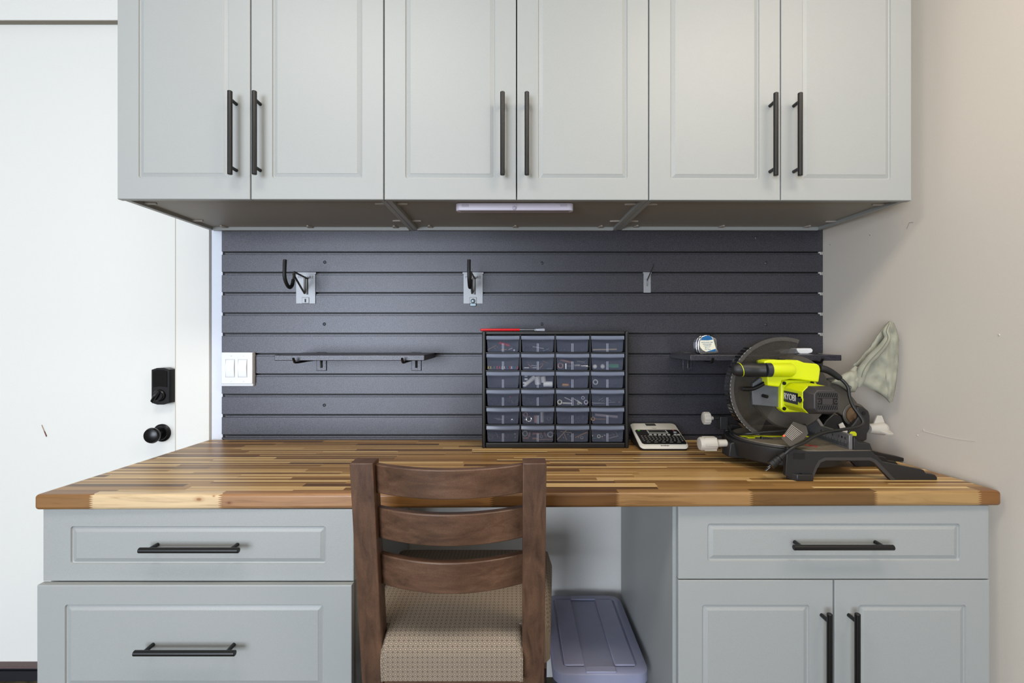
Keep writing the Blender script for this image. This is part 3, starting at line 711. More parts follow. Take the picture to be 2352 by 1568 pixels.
A('A', 'rod', [(1380, 400), (1670, 450)], 16, steel, 'key_blank', 'dull steel blade', 'blade')
A('A', 'rod', [(1130, 500), (1160, 400)], 22, darkhw, 'dark_bolt', 'dark upright bolt', 'bolt')
for u, mt, d_ in ((240, yellow, 'yellow push pin'), (305, yellow, 'yellow push pin'), (395, teal, 'green push pin'), (470, redpl, 'red push pin'), (535, redpl, 'red push pin'), (600, ivory, 'white push pin'),
                  (655, ivory, 'white push pin'), (728, blue, 'blue push pin'), (795, redpl, 'red push pin'), (842, ivory, 'white push pin'), (892, blue, 'blue push pin'), (940, teal, 'green push pin'), (990, redpl, 'red push pin')):
    A('A', 'pin', [(u, 935)], 32, mt, 'push_pin', d_, 'push pin')
A('A', 'rod', [(1160, 945), (1290, 945)], 14, ivory, 'wall_plug', 'pale wall plug', 'wall plug')
A('A', 'rod', [(1380, 945), (1480, 942)], 14, ivory, 'wall_plug', 'pale wall plug', 'wall plug')
A('A', 'rod', [(1345, 885), (1480, 895)], 14, steel, 'short_pin', 'light grey peg', 'peg')
A('A', 'rod', [(1265, 850), (1370, 950)], 14, copper, 'short_pin', 'brownish slanting peg', 'peg', -.003)
A('A', 'rod', [(1225, 800), (1350, 830)], 10, greyrod, 'short_pin', 'dull grey upper pin', 'pin')
A('A', 'screw', [(1560, 985), (1660, 875)], 9, brass, 'wood_screw', 'slanting brass screw', 'screw')
A('A', 'screw', [(1645, 760), (1790, 840)], 8, brass, 'wood_screw', 'long upper brass screw', 'screw')
A('A', 'rod', [(1550, 860), (1660, 835)], 9, copper, 'short_pin', 'thin copper pin', 'pin')
A('A', 'rod', [(1750, 980), (1870, 980)], 10, zinc, 'short_pin', 'flat bright pin', 'pin')
A('A', 'tube', [(1180, 1400), (1440, 1190)], 55, ivory, 'pipe_elbow', 'long white slanting pipe fitting', 'pipe fitting')
A('A', 'tube', [(1500, 1165), (1520, 1370)], 78, ivory, 'pipe_coupling', 'large white pipe coupling', 'pipe fitting', -.002)
A('A', 'tube', [(1650, 1165), (1665, 1320)], 66, ivory, 'pipe_coupling', 'smaller white pipe coupling', 'pipe fitting')
A('A', 'tube', [(1660, 1385), (1885, 1385)], 72, white_pl, 'pipe_fitting', 'bright white pipe end fitting lying sideways', 'pipe fitting', -.004)
for u, v_ in ((1210, 1150), (1212, 1235), (1172, 1330), (1176, 1420)): A('A', 'rod', [(u - 38, v_), (u + 38, v_)], 26, white_pl, 'nylon_fitting', 'small white nylon fitting', 'fitting', -.004)
for u in (215, 290, 450, 720, 785): A('B', 'ball', [(u, 488)], 18, greyrod, 'small_nut', 'tiny zinc nut', 'nut')
A('B', 'rod', [(1020, 482), (1640, 470)], 22, tanm, 'wooden_stick', 'long tan wooden stick', 'stick')
A('B', 'ring', [(195, 890)], 62, copper, 'socket_ring', 'end-on coppery socket', 'socket', -.004)
A('B', 'rod', [(335, 845), (335, 988)], 30, chrome, 'chrome_socket', 'upright narrow chrome socket', 'socket')
A('B', 'rod', [(180, 740), (500, 820)], 42, copper, 'copper_tube', 'long brown slanting tube', 'tube', .006)
A('B', 'rod', [(380, 900), (540, 900)], 12, chrome, 'extension_bar', 'thin chrome extension bar', 'tool')
A('B', 'rod', [(545, 895), (690, 895)], 60, chrome, 'chrome_socket', 'fat chrome socket lying on its side', 'socket')
A('B', 'rod', [(715, 908), (905, 915)], 48, chrome, 'chrome_socket', 'knurled chrome socket at the right', 'socket', -.003)
A('B', 'rod', [(620, 765), (820, 800)], 32, chrome, 'chrome_socket', 'small chrome socket on top of the others', 'socket', .003)
A('B', 'ball', [(1080, 930)], 60, ivory, 'white_wad', 'left white paper wad', 'paper wad')
A('B', 'ball', [(1280, 915)], 62, ivory, 'white_wad', 'right white paper wad', 'paper wad')
A('B', 'box', [(1440, 850), (1690, 940)], 0, green, 'green_box', 'small green printed box', 'box')
A('B', 'tube', [(240, 1390), (400, 1390)], 45, brass, 'brass_bushing', 'short brass bushing', 'bushing')
A('B', 'ring', [(1095, 1312)], 56, ivory, 'plastic_roller', 'pale plastic roller', 'roller')
A('C', 'ring', [(915, 345)], 62, darkhw, 'rubber_bumper', 'dark grey rubber bumper', 'bumper', -.004)
A('C', 'ball', [(805, 240)], 20, redpl, 'red_bead', 'tiny red bead', 'bead')
A('C', 'disc', [(480, 800)], 95, steel, 'washer', 'thin steel washer', 'washer'); A('C', 'disc', [(540, 830)], 95, steel, 'washer', 'thin steel washer', 'washer')
A('C', 'disc', [(870, 825)], 100, chrome, 'washer', 'wide bright washer', 'washer'); A('C', 'disc', [(860, 885)], 80, zinc, 'washer', 'narrow bright washer', 'washer')
A('C', 'ring', [(1200, 690)], 52, copper, 'copper_ring', 'copper hose ring', 'ring', .006)
A('C', 'ring', [(1285, 830)], 66, chrome, 'hose_clamp', 'chrome hose clamp with a screw', 'hose clamp', -.003)
A('C', 'screw', [(1165, 820), (1215, 820)], 14, brass, 'wood_screw', 'short brass clamp screw', 'screw')
A('C', 'tube', [(1460, 740), (1460, 918)], 48, copper, 'copper_tube', 'upright rosy copper tube', 'tube')
A('C', 'tube', [(1620, 655), (1620, 915)], 58, steel, 'steel_tube', 'upright silvery steel tube', 'tube', .004)
A('C', 'ring', [(1800, 795)], 42, greyrod, 'pipe_ring', 'dull grey ring on the right', 'ring')
A('C', 'rod', [(440, 1150), (490, 1265)], 20, greyrod, 'bolt', 'dull leaning bolt', 'bolt')
A('C', 'ball', [(930, 1190)], 26, steel, 'bead', 'small bright bead', 'bead'); A('C', 'ball', [(935, 1285)], 26, steel, 'bead', 'small bright bead', 'bead')
A('C', 'ring', [(300, 1295)], 60, darkhw, 'rubber_grommet', 'black rubber grommet', 'grommet'); A('C', 'ring', [(710, 1235)], 38, darkhw, 'rubber_grommet', 'smaller black grommet', 'grommet')
for a_, b_, r_ in (((1130, 1295), (1290, 1295), 34), ((1375, 1180), (1620, 1175), 34), ((1375, 1310), (1515, 1310), 32), ((1685, 1150), (1735, 1280), 30), ((1310, 1150), (1290, 1260), 34)):
    A('C', 'tube', [a_, b_], r_, copper, 'pipe_offcut', 'short copper pipe offcut', 'pipe')
A('C', 'rod', [(1545, 1335), (1900, 1325)], 14, copper, 'copper_rod', 'long thin copper rod', 'rod', -.004)
A('C', 'ring', [(1188, 1180)], 60, steel, 'steel_ring', 'large steel ring at the left', 'ring', -.003)
A('C', 'ring', [(1835, 1205)], 64, steel, 'steel_ring', 'large steel ring at the right', 'ring', -.003)
A('C', 'ring', [(1605, 1255)], 30, steel, 'steel_ring', 'little steel ring in the middle', 'ring', -.003)
A('C', 'screw', [(1885, 1195), (1975, 1150)], 9, chrome, 'wood_screw', 'bright screw poking out at the right', 'screw', -.014)
for u, v_, rr_, mt in ((175, 395, 52, cream), (852, 385, 46, lilac), (772, 262, 36, lilac), (655, 410, 24, cream)): A('D', 'ring', [(u, v_)], rr_, mt, 'nylon_washer', 'white nylon washer', 'washer', -.002)
for a_, b_, r_ in (((245, 395), (480, 405), 24), ((300, 250), (480, 335), 13), ((620, 340), (740, 430), 20), ((540, 285), (640, 350), 13), ((240, 330), (215, 400), 10)):
    A('D', 'rod', [a_, b_], r_, ivory, 'wall_plug', 'pale wall plug', 'wall plug')
for a_, b_ in (((1000, 385), (1370, 400)), ((1440, 315), (1500, 348)), ((1180, 330), (1290, 262)), ((1440, 376), (1610, 375)), ((1250, 345), (1310, 320)), ((1010, 430), (1330, 425))):
    A('D', 'screw', [a_, b_], 8, steel, 'nail', 'thin bright nail', 'nail')
A('D', 'ball', [(1705, 372)], 22, copper, 'bead', 'coppery round bead', 'bead')
A('D', 'rod', [(1080, 690), (1660, 750)], 36, lilac_d, 'plastic_tube', 'pale cloudy plastic tube', 'tube', .008)
A('D', 'screw', [(1090, 805), (1370, 812)], 14, brass, 'brass_screw', 'thick brass screw', 'screw')
A('D', 'ring', [(1030, 800)], 44, brass, 'screw_eye', 'brass screw eye', 'screw eye')
A('D', 'rod', [(110, 1360), (370, 1090)], 12, tanm, 'cable_tie', 'long tan slanting stick', 'stick', -.004)
A('D', 'rod', [(540, 1300), (890, 1138)], 13, brass, 'orange_drill_bit', 'orange twisted drill bit', 'drill bit', -.004)
A('D', 'rod', [(290, 1185), (355, 1350)], 10, tanm, 'cable_tie', 'shorter tan stick crossing the long one', 'stick')
A('D', 'rod', [(190, 1130), (480, 1155)], 9, tanm, 'cable_tie', 'level tan stick at the top', 'stick')
for u, v_ in ((390, 1195), (272, 1280), (660, 1278), (450, 1245)): A('D', 'ball', [(u, v_)], 18, steel, 'small_nut', 'small bright bead', 'bead')
A('D', 'ring', [(745, 1285)], 34, steel, 'steel_ring', 'small steel hook ring', 'ring')
A('D', 'ring', [(1182, 1250)], 38, cream, 'nylon_washer', 'cream plastic washer', 'washer', -.004)
A('D', 'ball', [(1268, 1252)], 25, chrome, 'acorn_nut', 'round chrome acorn nut', 'nut', -.004)
A('D', 'ball', [(1570, 1205)], 20, copper, 'bead', 'small copper bead', 'bead'); A('D', 'ball', [(1330, 1222)], 18, ivory, 'bead', 'small white bead', 'bead'); A('D', 'ball', [(1018, 1232)], 20, cream, 'bead', 'small cream bead at the left', 'bead')
A('D', 'screw', [(1680, 1240), (1430, 1305)], 10, steel, 'long_screw', 'long steel screw', 'screw'); A('D', 'rod', [(1010, 1305), (1190, 1295)], 10, teal, 'wall_plug', 'dark green wall plug', 'wall plug')
for o, desc, r_, c_, x_ in ITEMS:
    same = sorted(q[4] for q in ITEMS if q[1:4] == (desc, r_, c_)); col_ = ['leftmost', 'second', 'third', 'rightmost'][c_]
    if len(same) == 1: o['label'] = '%s in the %s drawer of the %s row' % (desc, col_, RN[r_])
    else:
        i = same.index(x_); o['label'] = '%s, %s, in the %s drawer of the %s row' % (desc, 'leftmost' if i == 0 else 'rightmost' if i == len(same) - 1 else ON[i] + ' from left', col_, RN[r_])
        o['group'] = '%ss in a clear drawer' % desc
def heap(r_, c_, label, mat, n, top):       # dense unreadable heaps of dark screws
    x0 = (cols[c_][0] - VX) * IY / F + .010; x1 = (cols[c_][1] - VX) * IY / F - .010; z0 = H - (rows[r_][1] - VY) * OY / F + .0045
    m = MB(); rnd = random.Random(r_ * 10 + c_)
    for i in range(n):
        c = Vector((rnd.uniform(x0, x1), IY + rnd.uniform(0, .05), z0 + top * rnd.random() ** 1.4)); a = rnd.uniform(0, PI); L = rnd.uniform(.004, .009)
        d = Vector((math.cos(a), rnd.uniform(-.5, .5), .5 * math.sin(a))).normalized() * L
        if i % 5 == 0: m.ball(c, .0024, 8)
        else:
            p = c - d; 
            for e in (p, c + d):
                e.z = max(e.z, z0)
            m.cyl(p, c + d, .0011, n=6)
    o = obj('screw_heap', m, mat); tag(o, label, 'screws', None, 'stuff')
heap(3, 0, 'heap of dark rubber and screw bits in the leftmost drawer of the fourth row', darkhw, 60, .014)
heap(3, 1, 'dense heap of black screws in the second drawer of the fourth row', darkhw, 130, .024)
heap(4, 2, 'low heap of dark screws in the third drawer of the fifth row', darkhw, 90, .014)
heap(5, 2, 'loose dark screws among the sticks in the third drawer of the bottom row', darkhw, 60, .014)
heap(5, 3, 'mixed dull screws in the rightmost drawer of the bottom row', greyrod, 50, .014)
heap(5, 0, 'few dark fasteners in the leftmost drawer of the bottom row', darkhw, 30, .010)
heap(0, 1, 'dark loose hardware in the second drawer of the top row', darkhw, 40, .012)

# red-handled tool lying on the organizer
tz_ = OZ1; yt = OY + .02
rt = thing('red_handled_tool', 'thin red-handled tool with a flared metal tip lying on the organizer', 'tool', (-.02, yt, tz_))
xa, xb, xc, xd = [(p - VX) * yt / F for p in (1103, 1194, 1232, 1251)]
m = MB(); m.turn((xa, yt, tz_ + .0048), (1, 0, .0), [(0, .002), (.002, .0040), (.02, .0045), (.09, .0046), (xb - xa, .0044)], 14); obj('grip', m, redpl, rt)
m = MB(); m.turn((xb, yt, tz_ + .0050), (1, 0, .0), [(0, .0030), (xc - xb, .0024)], 10); m.box(xc - .004, xc - .002, yt - .004, yt + .004, tz_ + .0002, tz_ + .0095); m.prism([(xc - .006, yt - .003, tz_ + .0025), (xd - .004, yt - .005, tz_ + .001), (xd, yt - .005, tz_ + .0015), (xd, yt - .005, tz_ + .0085), (xd - .004, yt - .005, tz_ + .0095), (xc - .006, yt - .003, tz_ + .0075)], (0, .006, 0)); obj('metal_tip', m, chrome, rt)

# ------------------------------------------------------------------ label printer
y0, y1 = 1.592, 1.742
def zt(y): return .9195 + (.9726 - .9195) * ((y - y0) / (y1 - y0)) ** .8
pr = thing('label_printer', 'white wedge-shaped label printer with a black keyboard, between the organizer and the saw', 'label printer', (.51, 1.67, WT))
def shell(y, x0, x1, z, r, k=5): pass
pts2 = []
def plan(in_, k=6):
    P2 = []; xs0, xs1 = .4265 + in_, .5935 - in_; a0 = y0 + in_; a1 = y1 - in_; r = .014
    for cx, cy, s in ((xs1 - r, a1 - r, 0), (xs0 + r, a1 - r, 90), (xs0 + r, a0 + r, 180), (xs1 - r, a0 + r, 270)):
        for i in range(k + 1): a = R(s + 90 * i / k); P2.append((cx + r * math.cos(a), cy + r * math.sin(a)))
    return P2
m = MB(); m.loft([[Vector((a, b, WT)) for a, b in plan(.004)], [Vector((a, b, WT + .011)) for a, b in plan(.001)], [Vector((a, b, zt(b) - .0055)) for a, b in plan(.001)]]); obj('base', m, dk_pl, pr)
m = MB(); m.loft([[Vector((a, b, zt(b) - .0065)) for a, b in plan(0)], [Vector((a, b, zt(b) - .003)) for a, b in plan(0)], [Vector((a, b, zt(b))) for a, b in plan(.003)]]); obj('shell', m, prn, pr, smooth=50)
def pq(u, v): # a spot of the sloping top, found along the line of sight
    px = 1420 + u / 13.067; py = 950 + v / 13.067
    y = min((y0 + (y1 - y0) * i / 400 for i in range(401)), key=lambda q: abs((H - zt(q)) * F / q - (py - VY)))
    return Vector(((px - VX) * y / F, y, zt(y)))
def deck(name, quads, mat, h=.0012, par=pr, lift=0):
    m = MB()
    for q in quads:
        pts = [pq(*p) + Vector((0, 0, lift)) for p in q]; m.prism(pts, (0, 0, h))
    return obj(name, m, mat, par, smooth=0)
deck('keyboard', [[(505, 510), (540, 487), (1740, 487), (1800, 520), (2055, 890), (2040, 912), (780, 912), (715, 880)]], prn_k)
deck('display_bezel', [[(845, 508), (1440, 508), (1505, 590), (905, 590)]], keyw, .0018)
deck('display', [[(895, 515), (1395, 515), (1455, 580), (935, 580)]], lcd, .0022)
deck('window', [[(795, 300), (1085, 300), (1140, 355), (850, 360)]], lcd, .0008)
keys = []
for r_, (v_, us, w_) in enumerate(((633, (965, 1105, 1240, 1378, 1512, 1705, 1808), 44),)):
    for u in us: keys.append([(u - w_, v_ - 12), (u + w_, v_ - 12), (u + w_ + 4, v_ + 12), (u - w_ + 6, v_ + 12)])
deck('function_keys', keys, keyw, .0022)
keys = []
for r_ in range(5):
    v_ = 670 + 47 * r_; n_ = (12, 12, 12, 11, 5)[r_]; ua = 700 + 27 * r_ + (100 if r_ == 4 else 0); ub = 1845 + 28 * r_ - (130 if r_ == 4 else 0)
    for i in range(n_):
        u = ua + (ub - ua) * i / (n_ - 1); w_ = 26 if r_ < 4 else 55; keys.append([(u - w_, v_ - 5), (u + w_, v_ - 5), (u + w_ + 2, v_ + 5), (u - w_ + 3, v_ + 5)])
deck('keycaps', keys, simple('key_legend', (92, 90, 84), .5), .0019)
c = pq(1705, 565); m = MB(); m.turn(c + Vector((0, 0, .001)), (0, -.2, 1), [(0, .0068), (.0015, .0066), (.002, .003), (.003, .0028), (.0032, .001)], 20); obj('jog_dial', m, steel, pr)
deck('status_light', [[(1625, 498), (1670, 498), (1675, 512), (1630, 512)]], red_d, .002)
deck('green_badge', [[(575, 497), (640, 497), (655, 520), (590, 520)]], simple('badge_green', (60, 150, 30), .5), .002)
p = pq(1405, 958); sl = Vector((0, 1, (zt(1.63) - zt(1.61)) / .02)).normalized(); text('lettering', 'brother', .0092, inkm, pr, p + Vector((0, 0, .0006)), (1, 0, 0), sl, .0003)
p = pq(1080, 438); text('lettering', 'P-touch', .0050, simple('faint_ink', (120, 114, 104), .6), pr, p + Vector((0, 0, .0005)), (1, 0, 0), sl, .0002)

# ------------------------------------------------------------------ mitre saw
SWC = Vector((.83, 1.45, WT))
sv = thing('mitre_saw', 'lime-green and black sliding-free mitre saw standing on the worktop beside the right wall', 'mitre saw', SWC)
sv['label'] = 'lime-green and black mitre saw standing on the worktop beside the right wall'
YW = 1.272
def wing(y, d):
    o_ = [(1808, 1027), (1855, 1036), (2001, 1034.5), (2029, 1061), (2122, 1079), (2127, 1087), (2148, 1090), (2153, 1096), (2153, 1104.2), (2047, 1104.2),
          (2008, 1062), (1998, 1057), (1897, 1057), (1885, 1062), (1877, 1076), (1866, 1104.2), (1830, 1104.2), (1804, 1092)]
    P_ = [at(a, b, YW) for a, b in o_]; P_ = [Vector((p.x, y, max(p.z, WT) if b < 1103 else WT)) for p, (a, b) in zip(P_, o_)]
    return [P_, [p + Vector((0, d, 0)) for p in P_]]
base = None
m = MB(); m.loft(wing(YW, .014)); m.loft(wing(YW + .13, .012))
# deck joining both wing walls
zt_ = at(1855, 1036, YW).z
m.box(.775, .966, YW + .012, YW + .132, zt_ - .016, zt_ - .001)
far = [Vector((p.x - .0, 1.60, p.z)) for p in wing(YW, .014)[0]]; 
far = [Vector((p.x if p.x < 1.02 else 1.02 + (p.x - 1.02) * .45, p.y, p.z)) for p in far]
m.loft([far, [p + Vector((0, .03, 0)) for p in far]])
m.box(.775, .966, 1.52, 1.61, zt_ - .016, zt_ - .001)
# hub under the turntable
m.turn((.83, 1.45, WT + .018), (0, 0, 1), [(0, .13), (.01, .158), (.052, .166), (.058, .166), (.058, .16)], 64)
m.box(.95, 1.03, 1.385, 1.50, WT + .02, zt_ - .006)
m.prism([at(a, b, 1.46) for a, b in ((1985, 1030), (2030, 1042), (2078, 1052), (2084, 1057))] + [Vector((at(2084, 0, 1.46).x, 1.46, WT)), Vector((at(1985, 0, 1.46).x, 1.46, WT))], (0, .02, 0))
obj('base', m, dk_pl, sv, bevel=.002)
# foot flange, screw pocket
m = MB(); p = at(1830, 1104, YW); q = at(1866, 1104, YW)
m.prism([(p.x - .022, YW + .012, WT), (p.x - .004, YW - .010, WT), (q.x - .003, YW - .010, WT), (q.x - .003, YW + .01, WT)], (0, 0, .018)); obj('foot', m, dk_pl, sv, bevel=.002)
m = MB(); p = at(2136, 1090, YW); m.turn((p.x, YW + .007, p.z - .0005), (0, 0, 1), [(0, .005), (.001, .005)], 14); p = at(1838, 1090, YW); m.turn((p.x, YW - .002, WT + .0185), (0, 0, 1), [(0, .0035), (.0006, .0035)], 14); obj('screw_hole', m, glossblack, sv)
m = MB(); p = at(1822, 1035, YW); q = at(1852, 1054, YW); m.box(p.x, q.x - .004, YW - .0004, YW + .001, q.z, p.z - .006); obj('pocket', m, glossblack, sv)
# arch lip
m = MB(); arch = [(1866, 1104), (1877, 1076), (1885, 1062), (1897, 1057), (1998, 1057), (2008, 1062), (2047, 1104)]
outr = [(1861, 1104), (1872, 1072), (1880, 1057), (1895, 1050), (2000, 1050), (2013, 1056), (2058, 1104)]
A1 = [at(a, b, YW - .001) for a, b in arch]; A2 = [at(a, b, YW - .001) for a, b in outr]
for P_ in (A1, A2):
    for p in (P_[0], P_[-1]): p.z = WT + .0004
for i in range(len(A1) - 1): m.prism([A1[i], A1[i + 1], A2[i + 1], A2[i]], (0, .004, 0))
obj('arch_lip', m, dk2, sv, smooth=0)
# tables
m = MB(); m.prism([(.768, 1.276, zt_ - .001), (.815, YW + .001, zt_ - .001), (.966, YW + .001, zt_ - .001), (.966, 1.40, zt_ - .001), (.93, 1.40, zt_ - .001), (.775, 1.33, zt_ - .001)], (0, 0, .003))
tb = obj('fixed_table', m, alu, sv, smooth=0)
m = MB(); m.box(.78, .966, 1.54, 1.63, zt_ - .001, zt_ + .002); obj('fixed_table', m, alu, sv, smooth=0)
m = MB(); m.ring(on(1868, 1024, zt_ + .003), (0, 0, 1), .010, .0012, 20, 6); m.ring(on(1856, 1023, zt_ + .003), (0, 0, 1), .008, .0012, 20, 6); m2 = m; obj('warning_symbol', m, red_d, tb)
m = MB(); m.turn((.83, 1.45, zt_ - .018), (0, 0, 1), [(0, .150), (.012, .152), (.0185, .150)], 64); obj('turntable_rim', m, dk2, sv)
m = MB(); m.turn((.83, 1.45, zt_ + .0004), (0, 0, 1), [(0, .142), (.003, .142)], 64); obj('turntable', m, alu, sv)
m = MB(); m.box(.695, .90, 1.437, 1.449, zt_ + .003, zt_ + .0048); obj('kerf_plate', m, lime, sv)
m = MB(); c = on(1722, 1004, zt_ + .004); m.box(c.x - .010, c.x + .012, c.y - .010, c.y + .010, zt_ - .004, zt_ + .006); m.box(c.x - .014, c.x - .002, c.y - .014, c.y - .004, zt_ - .008, zt_ + .002); obj('angle_pointer', m, lime, sv, bevel=.001)
# mitre arm and lock handle at the left
m = MB(); m.prism([(.650, 1.425, WT + .022), (.700, 1.425, WT + .016), (.720, 1.425, WT + .016), (.720, 1.425, zt_ - .008), (.690, 1.425, zt_ - .004), (.655, 1.425, zt_ - .014)], (0, .05, 0)); obj('mitre_arm', m, dk_pl, sv, bevel=.003)
zk = H - (1018 - VY) * 1.45 / F
m = MB(); m.turn((.5695, 1.45, zk - .001), (1, 0, .03), [(0, .012), (.001, .0185), (.006, .0208), (.050, .0205), (.055, .016), (.056, .0115), (.084, .0108), (.086, .009)], 32)
for k in range(6):
    a = 2 * PI * k / 6; m.box(.583, .620, 1.45 + .0195 * math.cos(a) - .003, 1.45 + .0195 * math.cos(a) + .003, zk + .0195 * math.sin(a) - .003, zk + .0195 * math.sin(a) + .003)
obj('lock_handle', m, knobw, sv, bevel=.0006)
m = MB(); m.cyl((.653, 1.45, zk), (.668, 1.45, zk), .005); obj('lock_shaft', m, greyrod, sv)
# clamp at the far wing, with its small knob
yk = 1.56; c = at(1624, 960, yk)
m = MB(); m.turn((at(1614, 960, yk).x, yk, c.z), (1, 0, 0), [(0, .014), (.002, .0185), (.010, .0195), (.022, .0190), (.025, .013), (.026, .0062), (.034, .006)], 28)
for k in range(12):
    a = 2 * PI * k / 12; m.box(at(1616, 960, yk).x, at(1629, 960, yk).x, yk + .0185 * math.cos(a) - .002, yk + .0185 * math.cos(a) + .002, c.z + .0185 * math.sin(a) - .002, c.z + .0185 * math.sin(a) + .002)
obj('clamp_knob', m, knobw, sv, bevel=.0005)
m = MB(); p = at(1634, 960, yk); q = at(1672, 960, yk); m.cyl(p, q, .0045); m.box(at(1650, 0, yk).x, at(1668, 0, yk).x, yk - .015, yk + .015, at(0, 985, yk).z, at(0, 955, yk).z)
m.cyl((at(1669, 0, yk).x, yk, WT + .03), (at(1669, 0, yk).x, yk, at(0, 968, yk).z), .009, n=20); m.box(at(1669, 0, yk).x - .012, .80, yk - .012, yk + .012, WT + .03, WT + .06); obj('clamp', m, dk_pl, sv, bevel=.002)
# fence with its ruler
zf = zt_ + .002
m = MB(); m.prism([(.913, 1.282, zf), (.913, 1.282, zf + .038), (.913, 1.292, zf + .0415), (.913, 1.40, zf + .0415), (.913, 1.425, zf + .062), (.913, 1.50, zf + .064), (.913, 1.60, zf + .060), (.913, 1.63, zf + .04), (.913, 1.63, zf)], (.010, 0, 0)); fn = obj('fence', m, alu2, sv, bevel=.001)
m = MB()
for k in range(56):
    y = 1.288 + k * .0032; h2 = .010 if k % 4 else .015
    m.box(.9124, .9131, y, y + .0007, zf + .004, zf + .004 + h2)
obj('ruler_marks', m, inkm, fn, smooth=0)
for n_, y in (('8', 1.297), ('7', 1.3224), ('6', 1.3478), ('5', 1.3732), ('4', 1.3986)): text('lettering', n_, .0105, inkm, fn, (.9126, y, zf + .0275), (0, -1, 0), (0, 0, 1), .0002)
m = MB(); m.turn((.9132, 1.310, zf + .0285), (-1, 0, 0), [(0, .0032), (.0006, .0032)], 14); obj('rivet', m, inkm, fn)
m = MB(); m.prism([(.923, 1.278, zf - .002), (.975, 1.278, zf - .002), (.968, 1.278, zf + .018), (.937, 1.278, zf + .020), (.924, 1.278, zf + .036)], (0, .22, 0)); m.box(.923, .945, 1.35, 1.45, zf, zf + .035); obj('fence_support', m, dk_pl, sv, bevel=.002)
m = MB(); c = at(1962, 1010, 1.33); m.cyl((c.x - .012, 1.33, zf + .016), (c.x - .012, 1.33, zf + .032), .006); obj('fence_bolt', m, steel, sv)
# upper fixed guard, blade, lower clear guard
gx, gz = at(1815, 900, 1.43).x, at(1815, 900, 1.43).z
m = MB(); m.turn((gx, 1.452, gz), (0, -1, 0), [(0, .112), (.030, .1125), (.036, .108), (.037, .07), (.040, .0698), (.040, .0001)], 72); obj('upper_guard', m, saw_grey, sv)
bc = at(1778, 890, 1.45)
m = MB(); n_ = 60; ringo = []
for i in range(n_ * 2):
    a = PI * i / n_; r = .0985 if i % 2 else .1015; ringo.append(Vector((bc.x + .045 + r * math.cos(a), 1.456, bc.z - .004 + r * math.sin(a))))
m.prism(ringo, (0, .002, 0)); obj('blade', m, bladem, sv, smooth=0)
def sector(r0, r1, a0, a1, y, n=48):
    o_ = [Vector((bc.x + r1 * math.cos(R(a0 + (a1 - a0) * i / n)), y, bc.z + r1 * math.sin(R(a0 + (a1 - a0) * i / n)))) for i in range(n + 1)]
    i_ = [Vector((bc.x + r0 * math.cos(R(a0 + (a1 - a0) * i / n)), y, bc.z + r0 * math.sin(R(a0 + (a1 - a0) * i / n)))) for i in range(n + 1)]
    return o_, i_
def annul(m, r0, r1, a0, a1, y, d, n=48):
    o_, i_ = sector(r0, r1, a0, a1, y, n)
    dv = Vector((0, d, 0)); m.loft([[o_[k], i_[k], i_[k] + dv, o_[k] + dv] for k in range(n + 1)])
A0, A1_ = 70, 243
m = MB(); annul(m, .045, .150, A0, A1_, 1.4085, .0016); annul(m, .045, .150, A0, A1_, 1.442, .0016); lg = obj('clear_guard', m, smoky, sv, smooth=40)
m = MB(); annul(m, .1450, .1565, A0 + 1, A1_, 1.405, .0035); rim = obj('guard_rim', m, smoky_rim, lg, smooth=40)
m = MB(); annul(m, .1535, .1565, A0, A1_, 1.4085, .035); obj('guard_edge', m, smoky, lg, smooth=40)
m = MB()
for k in range(22):
    a = 128 + k * 4.3
    annul(m, .1555, .1582, a, a + 2.3, 1.413, .026, 2)
obj('guard_slots', m, glossblack, lg, smooth=0)
m = MB()
for k in range(26):
    a = 128 + k * 4.3
    annul(m, .1560, .1572, a - 1.2, a + 1.2, 1.4035, .002, 1)
obj('guard_glints', m, steel, lg, smooth=0)
# plate and link on the side of the guard
m = MB(); m.prism([at(a, b, 1.402) for a, b in ((1728, 900), (1730, 880), (1745, 868), (1790, 868), (1790, 935), (1762, 932), (1729, 929))], (0, .008, 0)); obj('side_plate', m, simple('plate_grey', (96, 98, 102), .4, .3), sv, bevel=.001)
m = MB(); m.tube([at(1704, 893, 1.40), at(1726, 893, 1.40), at(1740, 888, 1.398), at(1758, 878, 1.396)], .006, 10, 4); m.cyl(at(1752, 908, 1.402), at(1762, 911, 1.385), .005, n=12); obj('guard_link', m, black, sv)
# motor, axis towards the room
def oct_(x0, x1, z0, z1, y, ch): return [Vector(p) for p in ((x0 + ch, y, z0), (x1 - ch, y, z0), (x1, y, z0 + ch), (x1, y, z1 - ch), (x1 - ch, y, z1), (x0 + ch, y, z1), (x0, y, z1 - ch), (x0, y, z0 + ch))]
m = MB(); m.loft([oct_(.787, .896, 1.070, 1.166, 1.416, .010), oct_(.787, .896, 1.070, 1.166, 1.392, .010), oct_(.790, .893, 1.073, 1.163, 1.388, .012)])
m.loft([oct_(.796, .887, 1.079, 1.158, 1.390, .014), oct_(.797, .886, 1.082, 1.156, 1.300, .014)]); mo = obj('motor_housing', m, lime, sv, bevel=.0025, seg=3)
m = MB(); m.loft([oct_(.800, .884, 1.083, 1.1575, 1.306, .016), oct_(.798, .884, 1.081, 1.1575, 1.298, .016), oct_(.803, .882, 1.084, 1.155, 1.284, .014), oct_(.811, .876, 1.090, 1.149, 1.270, .010)]); mc = obj('motor_cap', m, dk2, sv, bevel=.0018)
m = MB(); m.box(.817, .873, 1.2692, 1.2705, 1.0955, 1.1425); gr = obj('vent_recess', m, glossblack, mc)
m = MB()
for zz in (1.1195 + .0235, 1.1195 - .0235, 1.1195 + .010, 1.1195 - .010): m.box(.817, .873, 1.2678, 1.2702, zz - .0009, zz + .0009)
